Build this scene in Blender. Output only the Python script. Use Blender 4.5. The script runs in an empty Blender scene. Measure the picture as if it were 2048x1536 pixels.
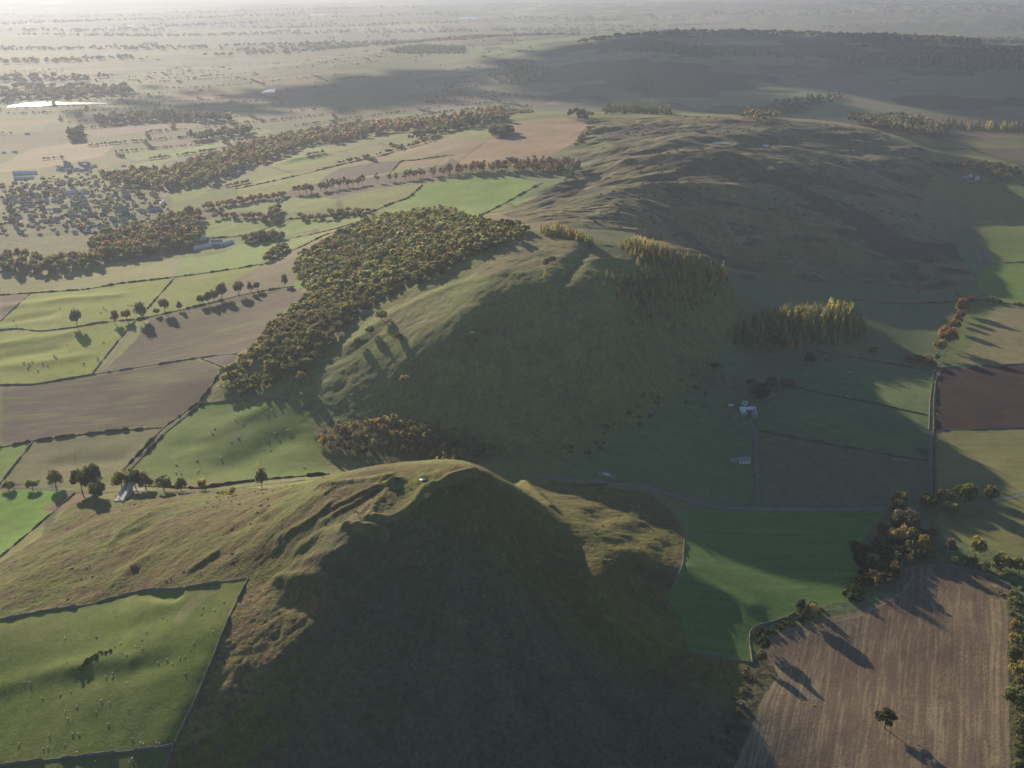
import bpy, bmesh, math, random
import numpy as np
from mathutils import Vector, Matrix

# ------------------------------------------------------------------ basics
SC = bpy.context.scene
COL = SC.collection
rng = np.random.default_rng(7)
random.seed(7)
H = 450.0                      # camera height above the valley floor, metres
F = 2010.0                     # focal length in photo pixels (photo is 2048 x 1536)
PITCH = math.radians(21.75)
SUN_AZ = math.radians(29.5)    # sun stands left of the viewing direction
SUN_EL = math.radians(15.0)
SP, CP = math.sin(PITCH), math.cos(PITCH)

def ray(u, v):
    xc = (np.asarray(u, float) - 1024) / F
    yc = -(np.asarray(v, float) - 768) / F
    return xc, CP + yc * SP, -SP + yc * CP

def plane_pt(u, v, z):
    dx, dy, dz = ray(u, v)
    t = (z - H) / dz
    return dx * t, dy * t

# ------------------------------------------------------------------ noise
def _hash(ix, iy, seed):
    h = (ix.astype(np.int64) * 374761393 + iy.astype(np.int64) * 668265263 + seed * 1442695041) & 0xFFFFFFFF
    h = ((h ^ (h >> 13)) * 1274126177) & 0xFFFFFFFF
    h = (h ^ (h >> 16)) & 0xFFFFFFFF
    return h.astype(np.float64) / 4294967295.0

def vnoise(x, y, seed=0):
    ix = np.floor(x); iy = np.floor(y)
    fx = x - ix; fy = y - iy
    fx = fx * fx * fx * (fx * (fx * 6 - 15) + 10); fy = fy * fy * fy * (fy * (fy * 6 - 15) + 10)
    a = _hash(ix, iy, seed); b = _hash(ix + 1, iy, seed)
    c = _hash(ix, iy + 1, seed); d = _hash(ix + 1, iy + 1, seed)
    return (a + (b - a) * fx + (c - a) * fy + (a - b - c + d) * fx * fy) * 2 - 1

def fbm(x, y, scale, octv=4, seed=0, gain=0.5, ang=0.0, stretch=1.0):
    ca, sa = math.cos(ang), math.sin(ang)
    u = (x * ca + y * sa) / (scale * stretch); w = (-x * sa + y * ca) / scale
    out = np.zeros_like(u); amp = 1.0
    for k in range(octv):
        out += amp * vnoise(u + 13.7 * k, w - 7.1 * k, seed + k * 17)
        u = u * 2.03; w = w * 2.03; amp *= gain
    return out

def sstep(a, b, t):
    t = np.clip((t - a) / (b - a), 0, 1)
    return t * t * (3 - 2 * t)

# ------------------------------------------------------------------ terrain: surveyed heights (photo point, height in metres)
CTRL = [
 # the fort hill in front
 (915,934,130),(830,947,122),(760,947,118),(985,956,119),(1050,985,84),(1095,1016,57),(650,962,102),(700,951,111),
 (480,992,55),(420,992,44),(250,1030,43),(150,1060,34),(60,1100,27),(300,1100,56),(450,1060,72),(560,1030,89),(640,1000,106),
 (720,1010,111),(800,1000,117),(860,985,123),(700,1080,107),(690,1095,105),(760,1060,111),(835,1012,118),(795,1040,113),(750,1150,88),(900,1100,99),(900,1200,82),(900,1300,65),(900,1420,47),(900,1536,32),
 (1000,1020,109),(1050,1100,75),(1100,1100,57),(1200,1080,47),(1150,1000,27),(1150,962,9),(1320,1090,19),(1190,1165,52),(1230,1130,46),(1260,1090,38),(1100,1200,56),
 (1250,1300,19),(1100,1300,46),(1250,1500,12),(1100,1536,22),(1380,1300,11),(1380,1500,4),(1430,1400,8),(1500,1350,0),(1345,1200,15),(1290,1195,21),(1365,1080,13),
 (500,1157,72),(550,1300,64),(450,1400,52),(400,1480,43),(350,1530,38),(600,1536,32),(700,1300,63),(700,1430,47),(600,1180,80),(620,1110,91),
 (200,1300,48),(430,1250,65),(0,1250,40),(0,1400,32),(0,1536,26),(200,1450,39),(250,1190,51),(0,1150,32),(300,1172,57),(100,1200,42),(400,1165,66),
 # valley floor right
 (1450,1100,6),(1600,1100,2),(1450,1200,7),(1500,1260,0),(1650,1200,0),(1400,1060,9),(1700,1060,0),
 (1600,1300,-4),(1600,1500,-4),(1900,1200,-2),(1900,1500,-6),(2048,1300,-4),(2250,1500,-5),(2250,1200,0),(2250,1000,0),
 (2000,1020,0),(1900,1000,0),(1900,900,0),(2000,800,0),(2000,650,0),(1900,610,2),(2000,560,-2),(2000,450,0),(1950,400,5),(2250,800,0),(2250,600,-5),(2250,450,0),
 (1700,1000,0),(1500,1000,1),(1300,970,6),(1100,930,8),(1000,910,9),(1300,890,10),(1500,900,6),(1700,900,2),(1500,800,13),(1700,800,6),(1840,750,2),
 (1400,770,20),(1600,720,11),(1750,700,6),(1850,650,3),(1150,870,15),(800,922,12),(950,920,10),(660,935,20),
 # the wooded hill
 (1090,463,147),(1150,470,147),(1185,482,144),(1000,500,143),(860,430,114),(950,440,134),(1050,452,145),(590,562,52),(640,505,69),(740,452,92),
 (450,770,38),(500,705,47),(600,640,56),(700,620,76),(800,560,103),(900,500,131),(800,605,95),(1000,555,132),(700,680,67),(1080,530,140),(900,570,116),
 (1050,650,99),(1050,750,58),(1050,830,31),(1050,900,12),(760,760,52),(680,830,31),(650,900,22),(900,680,93),(900,780,52),(900,860,24),(600,720,50),(560,790,38),(500,800,33),
 (620,860,26),(560,920,22),(450,860,28),(350,900,23),(1280,488,133),(1440,528,113),(1200,600,118),(1300,640,85),(1400,620,76),(1470,600,58),(1300,720,57),
 (1300,780,35),(1300,840,16),(1200,720,68),(1200,800,34),(1600,640,34),(1640,690,15),(1480,680,28),(1550,620,40),(1640,618,36),(1700,640,26),(1500,580,31),(1700,572,15),(1850,590,5),
 # behind it
 (940,424,93),(760,425,75),(1000,380,99),(850,380,88),(1000,430,98),
 # the moor
 (1200,405,134),(1290,420,128),(1360,410,114),(1400,408,111),(1500,400,108),(1450,500,60),(1480,560,34),(1700,480,50),(1800,400,54),(1880,480,12),(1800,550,8),(1600,520,42),
 (1600,400,96),(1700,350,92),(1800,320,82),(1600,330,118),(1660,296,102),(1600,281,122),(1400,330,146),(1445,285,150),(1640,253,126),(1400,238,146),(1750,268,112),(1850,300,78),
 (1200,300,134),(1300,280,146),(1190,241,139),(1080,400,106),(1850,350,60),(1900,420,10),
 (1900,312,48),(2000,332,36),(1940,352,16),(2035,372,9),(1965,380,7),(1950,270,40),(2040,280,35),(1900,240,48),(1820,255,62),
 # the far ridges on the right
 (1500,225,62),(1200,222,72),(1300,180,90),(1500,150,112),(1300,112,150),(1290,86,180),(1400,94,172),(1600,108,152),(1800,117,138),(2048,122,138),(2000,150,102),
 (1800,180,80),(2040,200,70),(1700,200,74),(1240,100,150),(1450,70,30),(1700,80,30),(2000,76,40),(1200,60,40),
 (1000,76,128),(900,84,108),(1100,71,140),(700,106,66),(900,130,82),(1000,180,72),(800,180,46),(600,180,14),(900,228,78),(700,225,46),(550,215,18),(1100,130,110),
 # the plain on the left and far away
 (100,350,10),(300,300,14),(100,250,4),(300,200,3),(100,205,0),(300,120,0),(0,120,0),(600,120,10),(400,60,0),(0,60,0),(800,50,12),(1200,38,50),(1600,38,80),(2000,34,110),
 (1800,18,150),(1300,14,120),(900,12,60),(400,15,20),(0,15,0),
 (100,450,15),(300,430,18),(450,400,30),(330,370,24),(500,340,35),(480,480,28),(600,430,50),(600,472,50),(700,400,70),(550,370,48),(650,350,60),(700,300,68),
 (800,290,86),(900,300,106),(600,280,42),(450,280,22),(700,260,42),(900,248,100),(1000,237,130),(1150,233,142),(1100,290,126),(1000,320,113),(850,340,89),(1150,330,119),
 (600,320,52),(400,300,24),
 (50,540,12),(200,560,16),(350,540,25),(450,530,32),(520,570,42),(560,620,46),(300,640,25),(100,640,15),(0,700,10),(200,740,18),(400,720,32),(0,850,10),
 (200,850,16),(350,800,25),(100,930,12),(250,930,16),(0,980,12),(100,1000,17),(50,1060,17),(300,962,20),(210,1000,27),(420,976,27),(540,957,25),(620,952,24),
 # beyond the sides of the frame
 (-300,100,0),(-300,300,5),(-300,600,8),(-300,900,10),(-300,1200,24),(-300,1500,20),(2450,100,120),(2450,300,20),(2450,600,-3),(2450,900,0),(2450,1200,-3),(2450,1500,-5),
]
cx, cy, cz = [], [], []
for u, v, z in CTRL:
    x, y = plane_pt(u, v, z)
    cx.append(x); cy.append(y); cz.append(z)
for th, z in ((-.6,0),(-.3,10),(0,40),(.3,70),(.6,60)):        # the last hills on the skyline
    for r, k in ((42000, .6), (75000, 2.2)):
        cx.append(r * math.sin(th)); cy.append(r * math.cos(th)); cz.append(z * k)
for th in (-.6,-.3,0,.3,.6):                                   # the ground under the viewer
    cx.append(250 * math.sin(th)); cy.append(250 * math.cos(th)); cz.append({-.6:12,-.3:18,0:12,.3:-2,.6:-5}[th])
cx, cy, cz = map(np.array, (cx, cy, cz))

def wp(x, y):
    return np.arctan2(x, y), np.log(np.hypot(x, y))
ca, cs = wp(cx, cy)
def kern(d2):
    return np.where(d2 > 1e-12, 0.5 * d2 * np.log(d2 + 1e-12), 0)
n = len(cz)
K = kern((ca[:, None] - ca) ** 2 + (cs[:, None] - cs) ** 2) + np.eye(n) * 2e-4
Pm = np.stack([np.ones(n), ca, cs], 1)
A = np.zeros((n + 3, n + 3)); A[:n, :n] = K; A[:n, n:] = Pm; A[n:, :n] = Pm.T
W = np.linalg.solve(A, np.concatenate([cz, np.zeros(3)]))

# log-polar grid
TH0, TH1, NC = -0.66, 0.66, 1201
th = np.linspace(TH0, TH1, NC)
rr = np.exp(np.linspace(math.log(330), math.log(76000), 6000))
dens = H / (rr ** 2 + H ** 2) * (1 + 1.3 * sstep(900, 1500, rr) * (1 - sstep(6500, 9000, rr)) + .25)
cum = np.concatenate([[0], np.cumsum((dens[1:] + dens[:-1]) / 2 * np.diff(rr))])
NR = 1701
R = np.interp(np.linspace(0, cum[-1], NR), cum, rr)
LR = np.log(R)
def base_coarse(step=4):
    ri = np.arange(0, NR, step); ci = np.arange(0, NC, step)
    aa, ss = np.meshgrid(th[ci], LR[ri])
    aa = aa.ravel(); ss = ss.ravel(); out = np.zeros(len(aa))
    for k in range(0, len(aa), 8000):
        a = aa[k:k + 8000, None]; s = ss[k:k + 8000, None]
        out[k:k + 8000] = kern((a - ca) ** 2 + (s - cs) ** 2) @ W[:n] + W[n] + W[n + 1] * a[:, 0] + W[n + 2] * s[:, 0]
    return out.reshape(len(ri), len(ci))
def up4(c, step=4):                       # Catmull-Rom along both axes
    def ax(m):
        m = np.concatenate([2 * m[:1] - m[1:2], m, 2 * m[-1:] - m[-2:-1]], 0)
        outs = []
        p0, p1, p2, p3 = m[:-3], m[1:-2], m[2:-1], m[3:]
        for t in np.arange(step) / step:
            outs.append(.5 * (2 * p1 + (p2 - p0) * t + (2 * p0 - 5 * p1 + 4 * p2 - p3) * t * t + (3 * p1 - p0 - 3 * p2 + p3) * t ** 3))
        o = np.stack(outs, 1).reshape(-1, m.shape[1])
        return np.concatenate([o, m[-2:-1]], 0)
    return ax(ax(c).T).T
Z = up4(base_coarse())
TT, RRg = np.meshgrid(th, R)
X = RRg * np.sin(TT); Y = RRg * np.cos(TT)

def zat(x, y):
    """terrain height by bilinear lookup"""
    x = np.asarray(x, float); y = np.asarray(y, float)
    fi = np.interp(np.hypot(x, y), R, np.arange(NR)); fj = (np.arctan2(x, y) - TH0) / (TH1 - TH0) * (NC - 1)
    fj = np.clip(fj, 0, NC - 1.001); fi = np.clip(fi, 0, NR - 1.001)
    i = fi.astype(int); j = fj.astype(int); a = fi - i; b = fj - j
    return Z[i, j] * (1 - a) * (1 - b) + Z[i + 1, j] * a * (1 - b) + Z[i, j + 1] * (1 - a) * b + Z[i + 1, j + 1] * a * b

def pick(us, vs):
    """world x, y, z where the sight line of photo point (u, v) meets the terrain"""
    us = np.atleast_1d(np.asarray(us, float)); vs = np.atleast_1d(np.asarray(vs, float))
    dx, dy, dz = ray(us, vs)
    hd = np.hypot(dx, dy); thv = np.arctan2(dx, dy); sl = dz / hd
    fj = np.clip((thv - TH0) / (TH1 - TH0) * (NC - 1), 0, NC - 1.001); j = fj.astype(int); b = fj - j
    out = np.zeros((len(us), 3))
    for k in range(len(us)):
        zc = Z[:, j[k]] * (1 - b[k]) + Z[:, j[k] + 1] * b[k]
        g = H + R * sl[k] - zc
        hit = np.nonzero(g <= 0)[0]
        i = hit[0] if len(hit) else NR - 1
        if i == 0: r = R[0]
        else:
            t = g[i - 1] / max(g[i - 1] - g[i], 1e-9) if len(hit) else 1
            r = R[i - 1] + (R[i] - R[i - 1]) * t
        out[k] = (r * math.sin(thv[k]), r * math.cos(thv[k]), 0)
    out[:, 2] = zat(out[:, 0], out[:, 1])
    return out

def resample(pts, step):
    pts = np.asarray(pts, float); o = [pts[:1]]
    for a, b in zip(pts[:-1], pts[1:]):
        m = max(1, int(np.hypot(*(b - a)[:2]) / step))
        o.append(a + (b - a) * (np.arange(1, m + 1) / m)[:, None])
    return np.concatenate(o)

def smooth_line(p, k=3):
    p = np.asarray(p, float).copy()
    for _ in range(k):
        if len(p) > 2: p[1:-1] = (p[:-2] + 2 * p[1:-1] + p[2:]) / 4
    return p

def line_world(px, step=6, sm=2):
    """photo polyline -> world polyline on the terrain"""
    p = smooth_line(resample(px, step), sm)
    return pick(p[:, 0], p[:, 1])[:, :2]

def dist_line(px, py, line):
    d = np.full(px.shape, 1e18); 
    for a, b in zip(line[:-1], line[1:]):
        ab = b - a; L = max(ab @ ab, 1e-9)
        t = np.clip(((px - a[0]) * ab[0] + (py - a[1]) * ab[1]) / L, 0, 1)
        d = np.minimum(d, (px - a[0] - t * ab[0]) ** 2 + (py - a[1] - t * ab[1]) ** 2)
    return np.sqrt(d)

def near_idx(line, pad):
    lo = line.min(0) - pad; hi = line.max(0) + pad
    return np.nonzero((X > lo[0]) & (X < hi[0]) & (Y > lo[1]) & (Y < hi[1]))

def inside(px, py, poly):
    c = np.zeros(px.shape, bool)
    x0, y0 = poly[-1]
    for x1, y1 in poly:
        if y0 != y1:
            m = ((y1 > py) != (y0 > py)) & (px < (x0 - x1) * (py - y1) / (y0 - y1) + x1)
            c ^= m
        x0, y0 = x1, y1
    return c

# ------------------------------------------------------------------ relief strokes: banks (+) and ditches (-): points, height, half width in metres
STROKES = [
 ([(847,972),(832,1000),(812,1023),(789,1034),(752,1034)], 2.0, 3.2),
 ([(806,965),(775,982),(754,1006),(737,1033),(718,1048)], 1.7, 3.4),
 ([(782,970),(748,1000),(713,1040)], 1.4, 3.0),
 ([(740,988),(706,1016),(690,1042)], -.8, 5.0),
 ([(812,985),(790,1008),(765,1024)], -1.0, 6.0),
 ([(440,1132),(490,1100),(560,1050),(620,1000),(655,966)], .9, 5.0),
 ([(690,1054),(722,1054),(768,1064)], 3.0, 3.6),
 ([(600,1092),(650,1062),(692,1046)], 1.6, 4.5),
 ([(555,1160),(600,1156),(650,1162)], 3.2, 5.0),
 ([(660,1200),(690,1180),(710,1176)], 4.5, 6.0),
 ([(590,1195),(620,1192)], -2.5, 9.0),
 ([(560,1110),(610,1080)], -.9, 6.0),
 ([(520,1130),(560,1098)], -.9, 5.0),
 ([(640,975),(700,962),(780,952)], 2.0, 4.0),
 ([(668,1012),(720,986),(790,964)], 2.2, 3.0),
 ([(640,1044),(690,1012),(750,984),(800,962)], 1.4, 3.0),
 ([(655,1062),(705,1024),(740,1004)], -.7, 3.5),
 ([(560,1076),(620,1040),(660,1005)], 1.6, 3.5),
 ([(590,1130),(650,1110),(690,1100)], 2.0, 4.0),
 ([(865,972),(910,950),(950,945)], 3.0, 4.0),
 ([(880,965),(930,970),(928,985)], -3.0, 5.0),
 ([(575,985),(600,978)], -2.0, 5.0),
 ([(505,1038),(530,1022)], -1.5, 4.5),
 ([(470,1058),(530,1040)], -1.3, 5.0),
 ([(380,1152),(435,1112)], -.8, 4.0),
 ([(385,1138),(430,1104)], .9, 4.0),
 ([(225,1085),(240,1060),(300,1030)], 1.2, 4.0),
 ([(250,1075),(330,1035)], -1.0, 5.0),
 ([(230,1165),(300,1105)], 1.2, 5.0),
 # lumps of lit ground on the right flank
 ([(1040,965),(1075,988),(1105,1018)], 4.0, 5.0),
 ([(1110,966),(1150,972)], 4.0, 7.0),
 ([(1170,1015),(1200,1008)], 2.0, 10.0),
 ([(1185,1045),(1195,1035)], -2.5, 9.0),
 ([(1300,1090),(1315,1078)], 3.0, 9.0),
 ([(1225,1085),(1270,1085)], -2.5, 10.0),
 ([(1270,1020),(1275,1030)], 2.5, 10.0),
 ([(1230,1050),(1275,1045)], 3.0, 9.0),
 ([(1420,1215),(1450,1212)], -3.5, 11.0),
 ([(1380,1140),(1430,1180),(1500,1210)], 2.6, 9.0),
 # pasture on the left
 ([(0,1375),(120,1340),(260,1320)], 1.4, 9.0),
 ([(180,1350),(260,1345),(330,1320)], -1.5, 10.0),
 ([(160,1336),(185,1318),(218,1303)], .3, 1.8),
 ([(250,1255),(330,1230)], -1.4, 11.0),
 ([(290,1185),(350,1192)], -2.2, 5.0),
 ([(330,1480),(400,1340)], 1.0, 10.0),
 # fields on the left
 ([(0,690),(60,680),(130,670)], 1.8, 16.0),
 ([(20,612),(120,600),(230,592)], 2.2, 16.0),
 ([(30,640),(90,630)], -2.0, 16.0),
 ([(0,735),(80,725),(150,715)], 1.6, 15.0),
 ([(20,712),(100,700)], -1.8, 15.0),
 ([(370,890),(480,850)], -2.2, 18.0),
 ([(420,870),(520,820)], 2.0, 16.0),
 ([(470,930),(560,880)], -2.5, 20.0),
 ([(120,925),(240,915)], -2.0, 14.0),
 ([(590,320),(640,312)], 6.0, 30.0),
 # hollows and crests on the wooded hill
 ([(1128,560),(1160,520),(1185,490)], -3.0, 9.0),
 ([(1090,540),(1150,495)], 1.2, 10.0),
 ([(1180,520),(1240,520)], 1.5, 10.0),
 ([(700,690),(780,630),(900,575),(1000,545)], 3.0, 14.0),
 ([(1440,545),(1380,570),(1330,600)], 4.0, 22.0),
 # moor crests (long, low, across the view)
 ([(1080,415),(1200,372),(1330,345),(1420,345)], 5.0, 22.0),
 ([(1180,400),(1330,375),(1480,372)], 6.0, 20.0),
 ([(1250,330),(1400,305),(1560,330)], 7.0, 26.0),
 ([(1330,355),(1450,325),(1550,335)], -6.0, 20.0),
 ([(1300,300),(1420,278),(1500,272)], 5.0, 26.0),
 ([(1540,262),(1620,262),(1720,285)], 8.0, 30.0),
 ([(1480,292),(1600,275)], -7.0, 26.0),
 ([(1550,345),(1640,330),(1700,345)], 5.0, 20.0),
 ([(1190,330),(1300,300),(1400,268)], 5.0, 26.0),
 ([(1130,385),(1230,330),(1330,310)], -5.0, 24.0),
 ([(1800,300),(1880,312),(1980,330)], 8.0, 26.0),
 ([(1870,345),(1990,360)], -6.0, 30.0),
]
add = np.zeros_like(Z)
for pts, hgt, wid in STROKES:
    L = line_world(pts, 10, 2)
    ii = near_idx(L, wid * 3.5)
    d = dist_line(X[ii], Y[ii], L)
    wob = 1 + .35 * fbm(X[ii], Y[ii], wid * 5, 2, 91)
    add[ii] += hgt * np.exp(-(d / wid) ** 2) * wob
Z += add
# roughness: what kind of relief each place has
def soft_region(poly_px, edge):
    L = line_world(list(poly_px) + [poly_px[0]], 12, 1)
    ii = near_idx(L, edge * 2)
    s = np.where(inside(X[ii], Y[ii], L), 1, -1) * dist_line(X[ii], Y[ii], L)
    m = np.zeros_like(Z); m[ii] = sstep(-edge, edge, s)
    return m
HILLP = [(0,1125),(80,1075),(150,1000),(250,1000),(330,985),(480,975),(640,955),(800,940),(920,930),(1000,948),(1100,962),(1300,985),(1360,1040),(1370,1100),(1325,1190),(1380,1305),(1500,1330),(1510,1400),(1440,1536),(345,1536),(350,1487),(428,1311),(496,1158),(400,1168),(300,1178),(185,1208),(0,1238)]
MOORP = [(1000,430),(1080,390),(1160,340),(1150,290),(1190,238),(1400,232),(1640,246),(1760,262),(1850,300),(1880,330),(1850,380),(1880,440),(1950,560),(1870,590),(1700,565),(1500,560),(1350,500),(1250,460),(1150,450),(1050,440)]
WOODHILLP = [(560,790),(620,720),(700,640),(860,560),(980,500),(1060,458),(1180,475),(1460,540),(1480,620),(1420,740),(1300,840),(1150,900),(1000,930),(700,925),(640,880)]
m_hill = soft_region(HILLP, 6); m_moor = soft_region(MOORP, 30); m_wood = soft_region(WOODHILLP, 15)
Z += m_hill * (1.0 * fbm(X, Y, 22, 4, 3, .55, math.radians(40), 1.8) + .30 * np.abs(fbm(X, Y, 5, 3, 5)))
# old terraces / sheep paths on the wooded hill and peaty ridges on the moor
Z += m_wood * (1.3 * fbm(X, Y, 34, 4, 23, .5, math.radians(25), 1.6) + .25 * fbm(X, Y, 7, 2, 29))
Z += m_moor * 1.5 * fbm(X, Y, 24, 4, 33, .55, math.radians(14), 2.4)
Z += m_moor * (5.5 * fbm(X, Y, 75, 5, 31, .52, math.radians(14), 2.6) - 2.5 * np.abs(fbm(X, Y, 60, 3, 37, .5, math.radians(30), 2.0)))
far = sstep(2600, 5000, RRg)
Z += far * (1 - .35 * sstep(-.05, -.3, TT)) * (9 * fbm(X, Y, 900, 5, 41, .5)) * (1 + .8 * sstep(9000, 30000, RRg))
Z += sstep(8500, 13000, RRg) * (1 - .5 * sstep(-.1, -.4, TT)) * 85 * fbm(X, Y, 2600, 4, 47, .5, math.radians(8), 2.2)
Z += (1 - m_hill) * (1 - m_moor) * (1 - m_wood) * (1 - far) * (.45 * fbm(X, Y, 60, 3, 51) + .05 * fbm(X, Y, 6, 2, 53))

# level beds for the pools
POOLS = [
 ('small round pool on top of the near hill', [(838,958),(845,955),(853,957),(857,961),(850,964),(841,962)]),
 ('larger bright pool on the moorland top', [(1420,287),(1432,283),(1450,284),(1466,286),(1460,289),(1440,290)]),
 ('smaller bright pool right of the larger one on the moor', [(1520,289),(1534,289),(1541,292),(1533,294),(1526,292)]),
 ('tiny far pool on the moor', [(1502,255),(1509,255),(1508,259),(1502,259)]),
 ('large silver lake on the hazy plain at the left', [(14,213),(50,206),(90,203),(150,204),(210,206),(213,208),(180,210),(120,211),(80,213),(40,213)]),
 ('small silver lake with a bent arm on the plain', [(521,186),(530,181),(545,178),(552,177),(549,182),(550,186),(535,187)]),
 ('long pale lake far off in the middle', [(915,37),(925,34),(960,34),(958,38),(935,39)]),
 ('thin silver lake very far at the upper left', [(85,7),(115,3),(130,5),(115,7)]),
 ('thin silver strip of water far at the upper left', [(252,50),(300,48),(300,50),(260,51)]),
 ('thin pale lake far off near the top right', [(1160,10),(1210,9),(1200,11),(1165,11)]),
 ('small silver reservoir far right', [(1812,44),(1860,43),(1850,45),(1815,45)]),
 ('thin far lake above the left plain', [(618,29),(650,28),(648,31),(622,31)]),
]
POOLW = []
for lab, px in POOLS:
    pc = pick(np.mean([a for a, b in px]), np.mean([b for a, b in px]))[0]; zl = pc[2]
    w_ = np.stack(plane_pt([a for a, b in px], [b for a, b in px], zl), 1)
    size = np.hypot(*(w_.max(0) - w_.min(0))); pad = .22 * size
    ii = near_idx(w_, pad * 2.2); d = dist_line(X[ii], Y[ii], np.concatenate([w_, w_[:1]]))
    s_ = np.where(inside(X[ii], Y[ii], w_), -d, d)
    t = 1 - sstep(pad * .5, pad * 2, s_)
    Z[ii] = Z[ii] * (1 - t) + (zl - .4 * (s_ < pad * .5)) * t
    POOLW.append((lab, w_, zl))

# ------------------------------------------------------------------ land cover
GRASS = (.105, .135, .030); BRIGHT = (.125, .190, .028); OLIVE = (.150, .150, .048); ROUGH = (.150, .128, .050)
BRACKEN = (.150, .092, .048); STUBBLE = (.165, .125, .072); PLOUGH = (.095, .066, .050); REDSOIL = (.070, .036, .032)
TAN = (.215, .150, .085); HEATHER = (.075, .060, .042); DULL = (.115, .105, .048); BASIN = (.098, .135, .052)
REG = np.zeros(X.shape, np.int16)
COLR = np.zeros(X.shape + (3,), np.float32)
def setc(ii, c): COLR[ii] = c
def mixc(a, b, t): return np.asarray(a) * (1 - t[..., None]) + np.asarray(b) * t[..., None]

# --- everything: rolling farmland, a patchwork of fields with hedges between them
def patchwork(x, y, cell, seed, ang):
    ca_, sa_ = math.cos(ang), math.sin(ang)
    wx = x + 40 * fbm(x, y, 500, 2, seed + 1); wy = y + 40 * fbm(x, y, 500, 2, seed + 2)
    u = (wx * ca_ + wy * sa_) / (cell * 1.5); w = (-wx * sa_ + wy * ca_) / cell
    iw = np.floor(w); off = _hash(iw, iw * 0, seed) ; iu = np.floor(u + off * 3)
    fu = u + off * 3 - iu; fw = w - iw
    h = _hash(iu, iw, seed + 5)
    split = _hash(iu, iw, seed + 9)
    return h, split, np.minimum(np.minimum(fu, 1 - fu) * cell * 1.5, np.minimum(fw, 1 - fw) * cell)
xs, ys = X.ravel(), Y.ravel()
h1, h2, edge = patchwork(xs, ys, 190, 11, math.radians(24))
pal = np.array([GRASS, BRIGHT, OLIVE, STUBBLE, DULL, PLOUGH, (.17,.16,.055), GRASS, TAN, OLIVE])
c = pal[np.minimum((h1 * len(pal)).astype(int), len(pal) - 1)]
nf = fbm(xs, ys, 90, 4, 61)
c = c * (1 + .16 * nf)[:, None]
farw = 4.0 + ys * .0018
hed = 1 - sstep(farw * .5, farw, edge)
c = mixc(c, c * np.array([.56, .56, .60]), sstep(2300, 3000, ys) * (1 - sstep(9000, 14000, ys)))  # distant plain darkened in colour for its woods and the shade over it
c = mixc(c, np.asarray((.045, .047, .025)), .8 * hed)
# upland country to the right and far off: coarse grass, heather and dark plantation ground
up = sstep(-.16, .0, np.arctan2(xs, ys)) * sstep(2700, 3600, ys) * (1 - sstep(6500, 7600, ys))
cu = mixc((.115, .145, .068), (.125, .112, .068), sstep(-.2, .5, fbm(xs, ys, 420, 4, 63)))
cu = cu * (.75 + .5 * patchwork(xs, ys, 330, 19, .4)[0])[:, None]
cu = mixc(cu, (.028, .034, .022), sstep(.12, .26, fbm(xs, ys, 300, 3, 67)))
c = mixc(c, cu, .9 * up)
nb = sstep(60, 200, xs + .12 * (ys - 800)) * (1 - sstep(1900, 2500, ys))
c = mixc(c, mixc((.100, .130, .054), (.115, .112, .056), sstep(-.1, .6, fbm(xs, ys, 60, 4, 73))), nb)
vf = sstep(5200, 9500, ys)
cw = mixc(c, (.020, .024, .018), .9 * sstep(-.12, .12, fbm(xs, ys, 1300, 5, 71, .6, math.radians(8), 3.0)))
c = mixc(c, cw, vf)
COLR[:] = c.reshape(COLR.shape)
del c, cu, cw, h1, h2, edge, nf, hed

TH_names = {}
REGNAME = {0: ('ground', 'rolling farmland and uplands running back to the hazy skyline', 'ground')}
def poly_world(px, step=14):
    L = line_world(list(px) + [px[0]], step, 0)
    return L
def region(name, label, cat, px, fn, own=True, L=None):
    """paint a photo polygon's land cover and, when own, give it an object of its own"""
    L = poly_world(px) if L is None else L
    ii = near_idx(L, 3)
    x, y = X[ii], Y[ii]
    wob = .8 * np.clip(R[ii[0]] / 900, .6, 3)
    xj = x + wob * fbm(x, y, 9, 2, 301); yj = y + wob * fbm(x, y, 9, 2, 302)
    m = inside(xj, yj, L)
    jj = (ii[0][m], ii[1][m])
    COLR[jj] = fn(X[jj], Y[jj], L)
    if own:
        k = len(REGNAME); REGNAME[k] = (name, label, cat); REG[jj] = k
    return L

def wdir(p, q):
    w = pick([p[0], q[0]], [p[1], q[1]]); d = w[1] - w[0]
    return math.atan2(d[1], d[0])

def grass(col, var=.14, seed=0, mott=(.13,.115,.045), mt=.25):
    def f(x, y, L):
        n1 = fbm(x, y, 40, 4, 401 + seed); n2 = fbm(x, y, 7, 3, 431 + seed)
        c = mixc(col, mott, mt * sstep(-.1, .7, n1 + .4 * n2))
        return c * (1 + var * n1 + .10 * n2)[:, None]
    return f
def rows(col, col2, ang, width=3.0, amt=.6, seed=0, lng=14, var=.12):
    """streaky cropped or worked ground: long thin streaks along ANG, with the headland running round the edge"""
    def f(x, y, L):
        n = fbm(x, y, width, 3, 501 + seed, .6, ang, lng) + .5 * fbm(x, y, width * 5, 3, 521 + seed, .5, ang, 5)
        fine = fbm(x, y, 2.2, 2, 541 + seed, .5, ang, 20)
        big = fbm(x, y, 60, 3, 561 + seed)
        c = mixc(col, col2, amt * sstep(-.1, .9, n + .35 * fine + .2 * big))
        d = dist_line(x, y, L)
        c = mixc(c, np.asarray(col2) * 1.02, .55 * (1 - sstep(1.5, 4.0, d)))
        return c * (1 + var * big + .10 * fine)[:, None]
    return f

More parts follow.
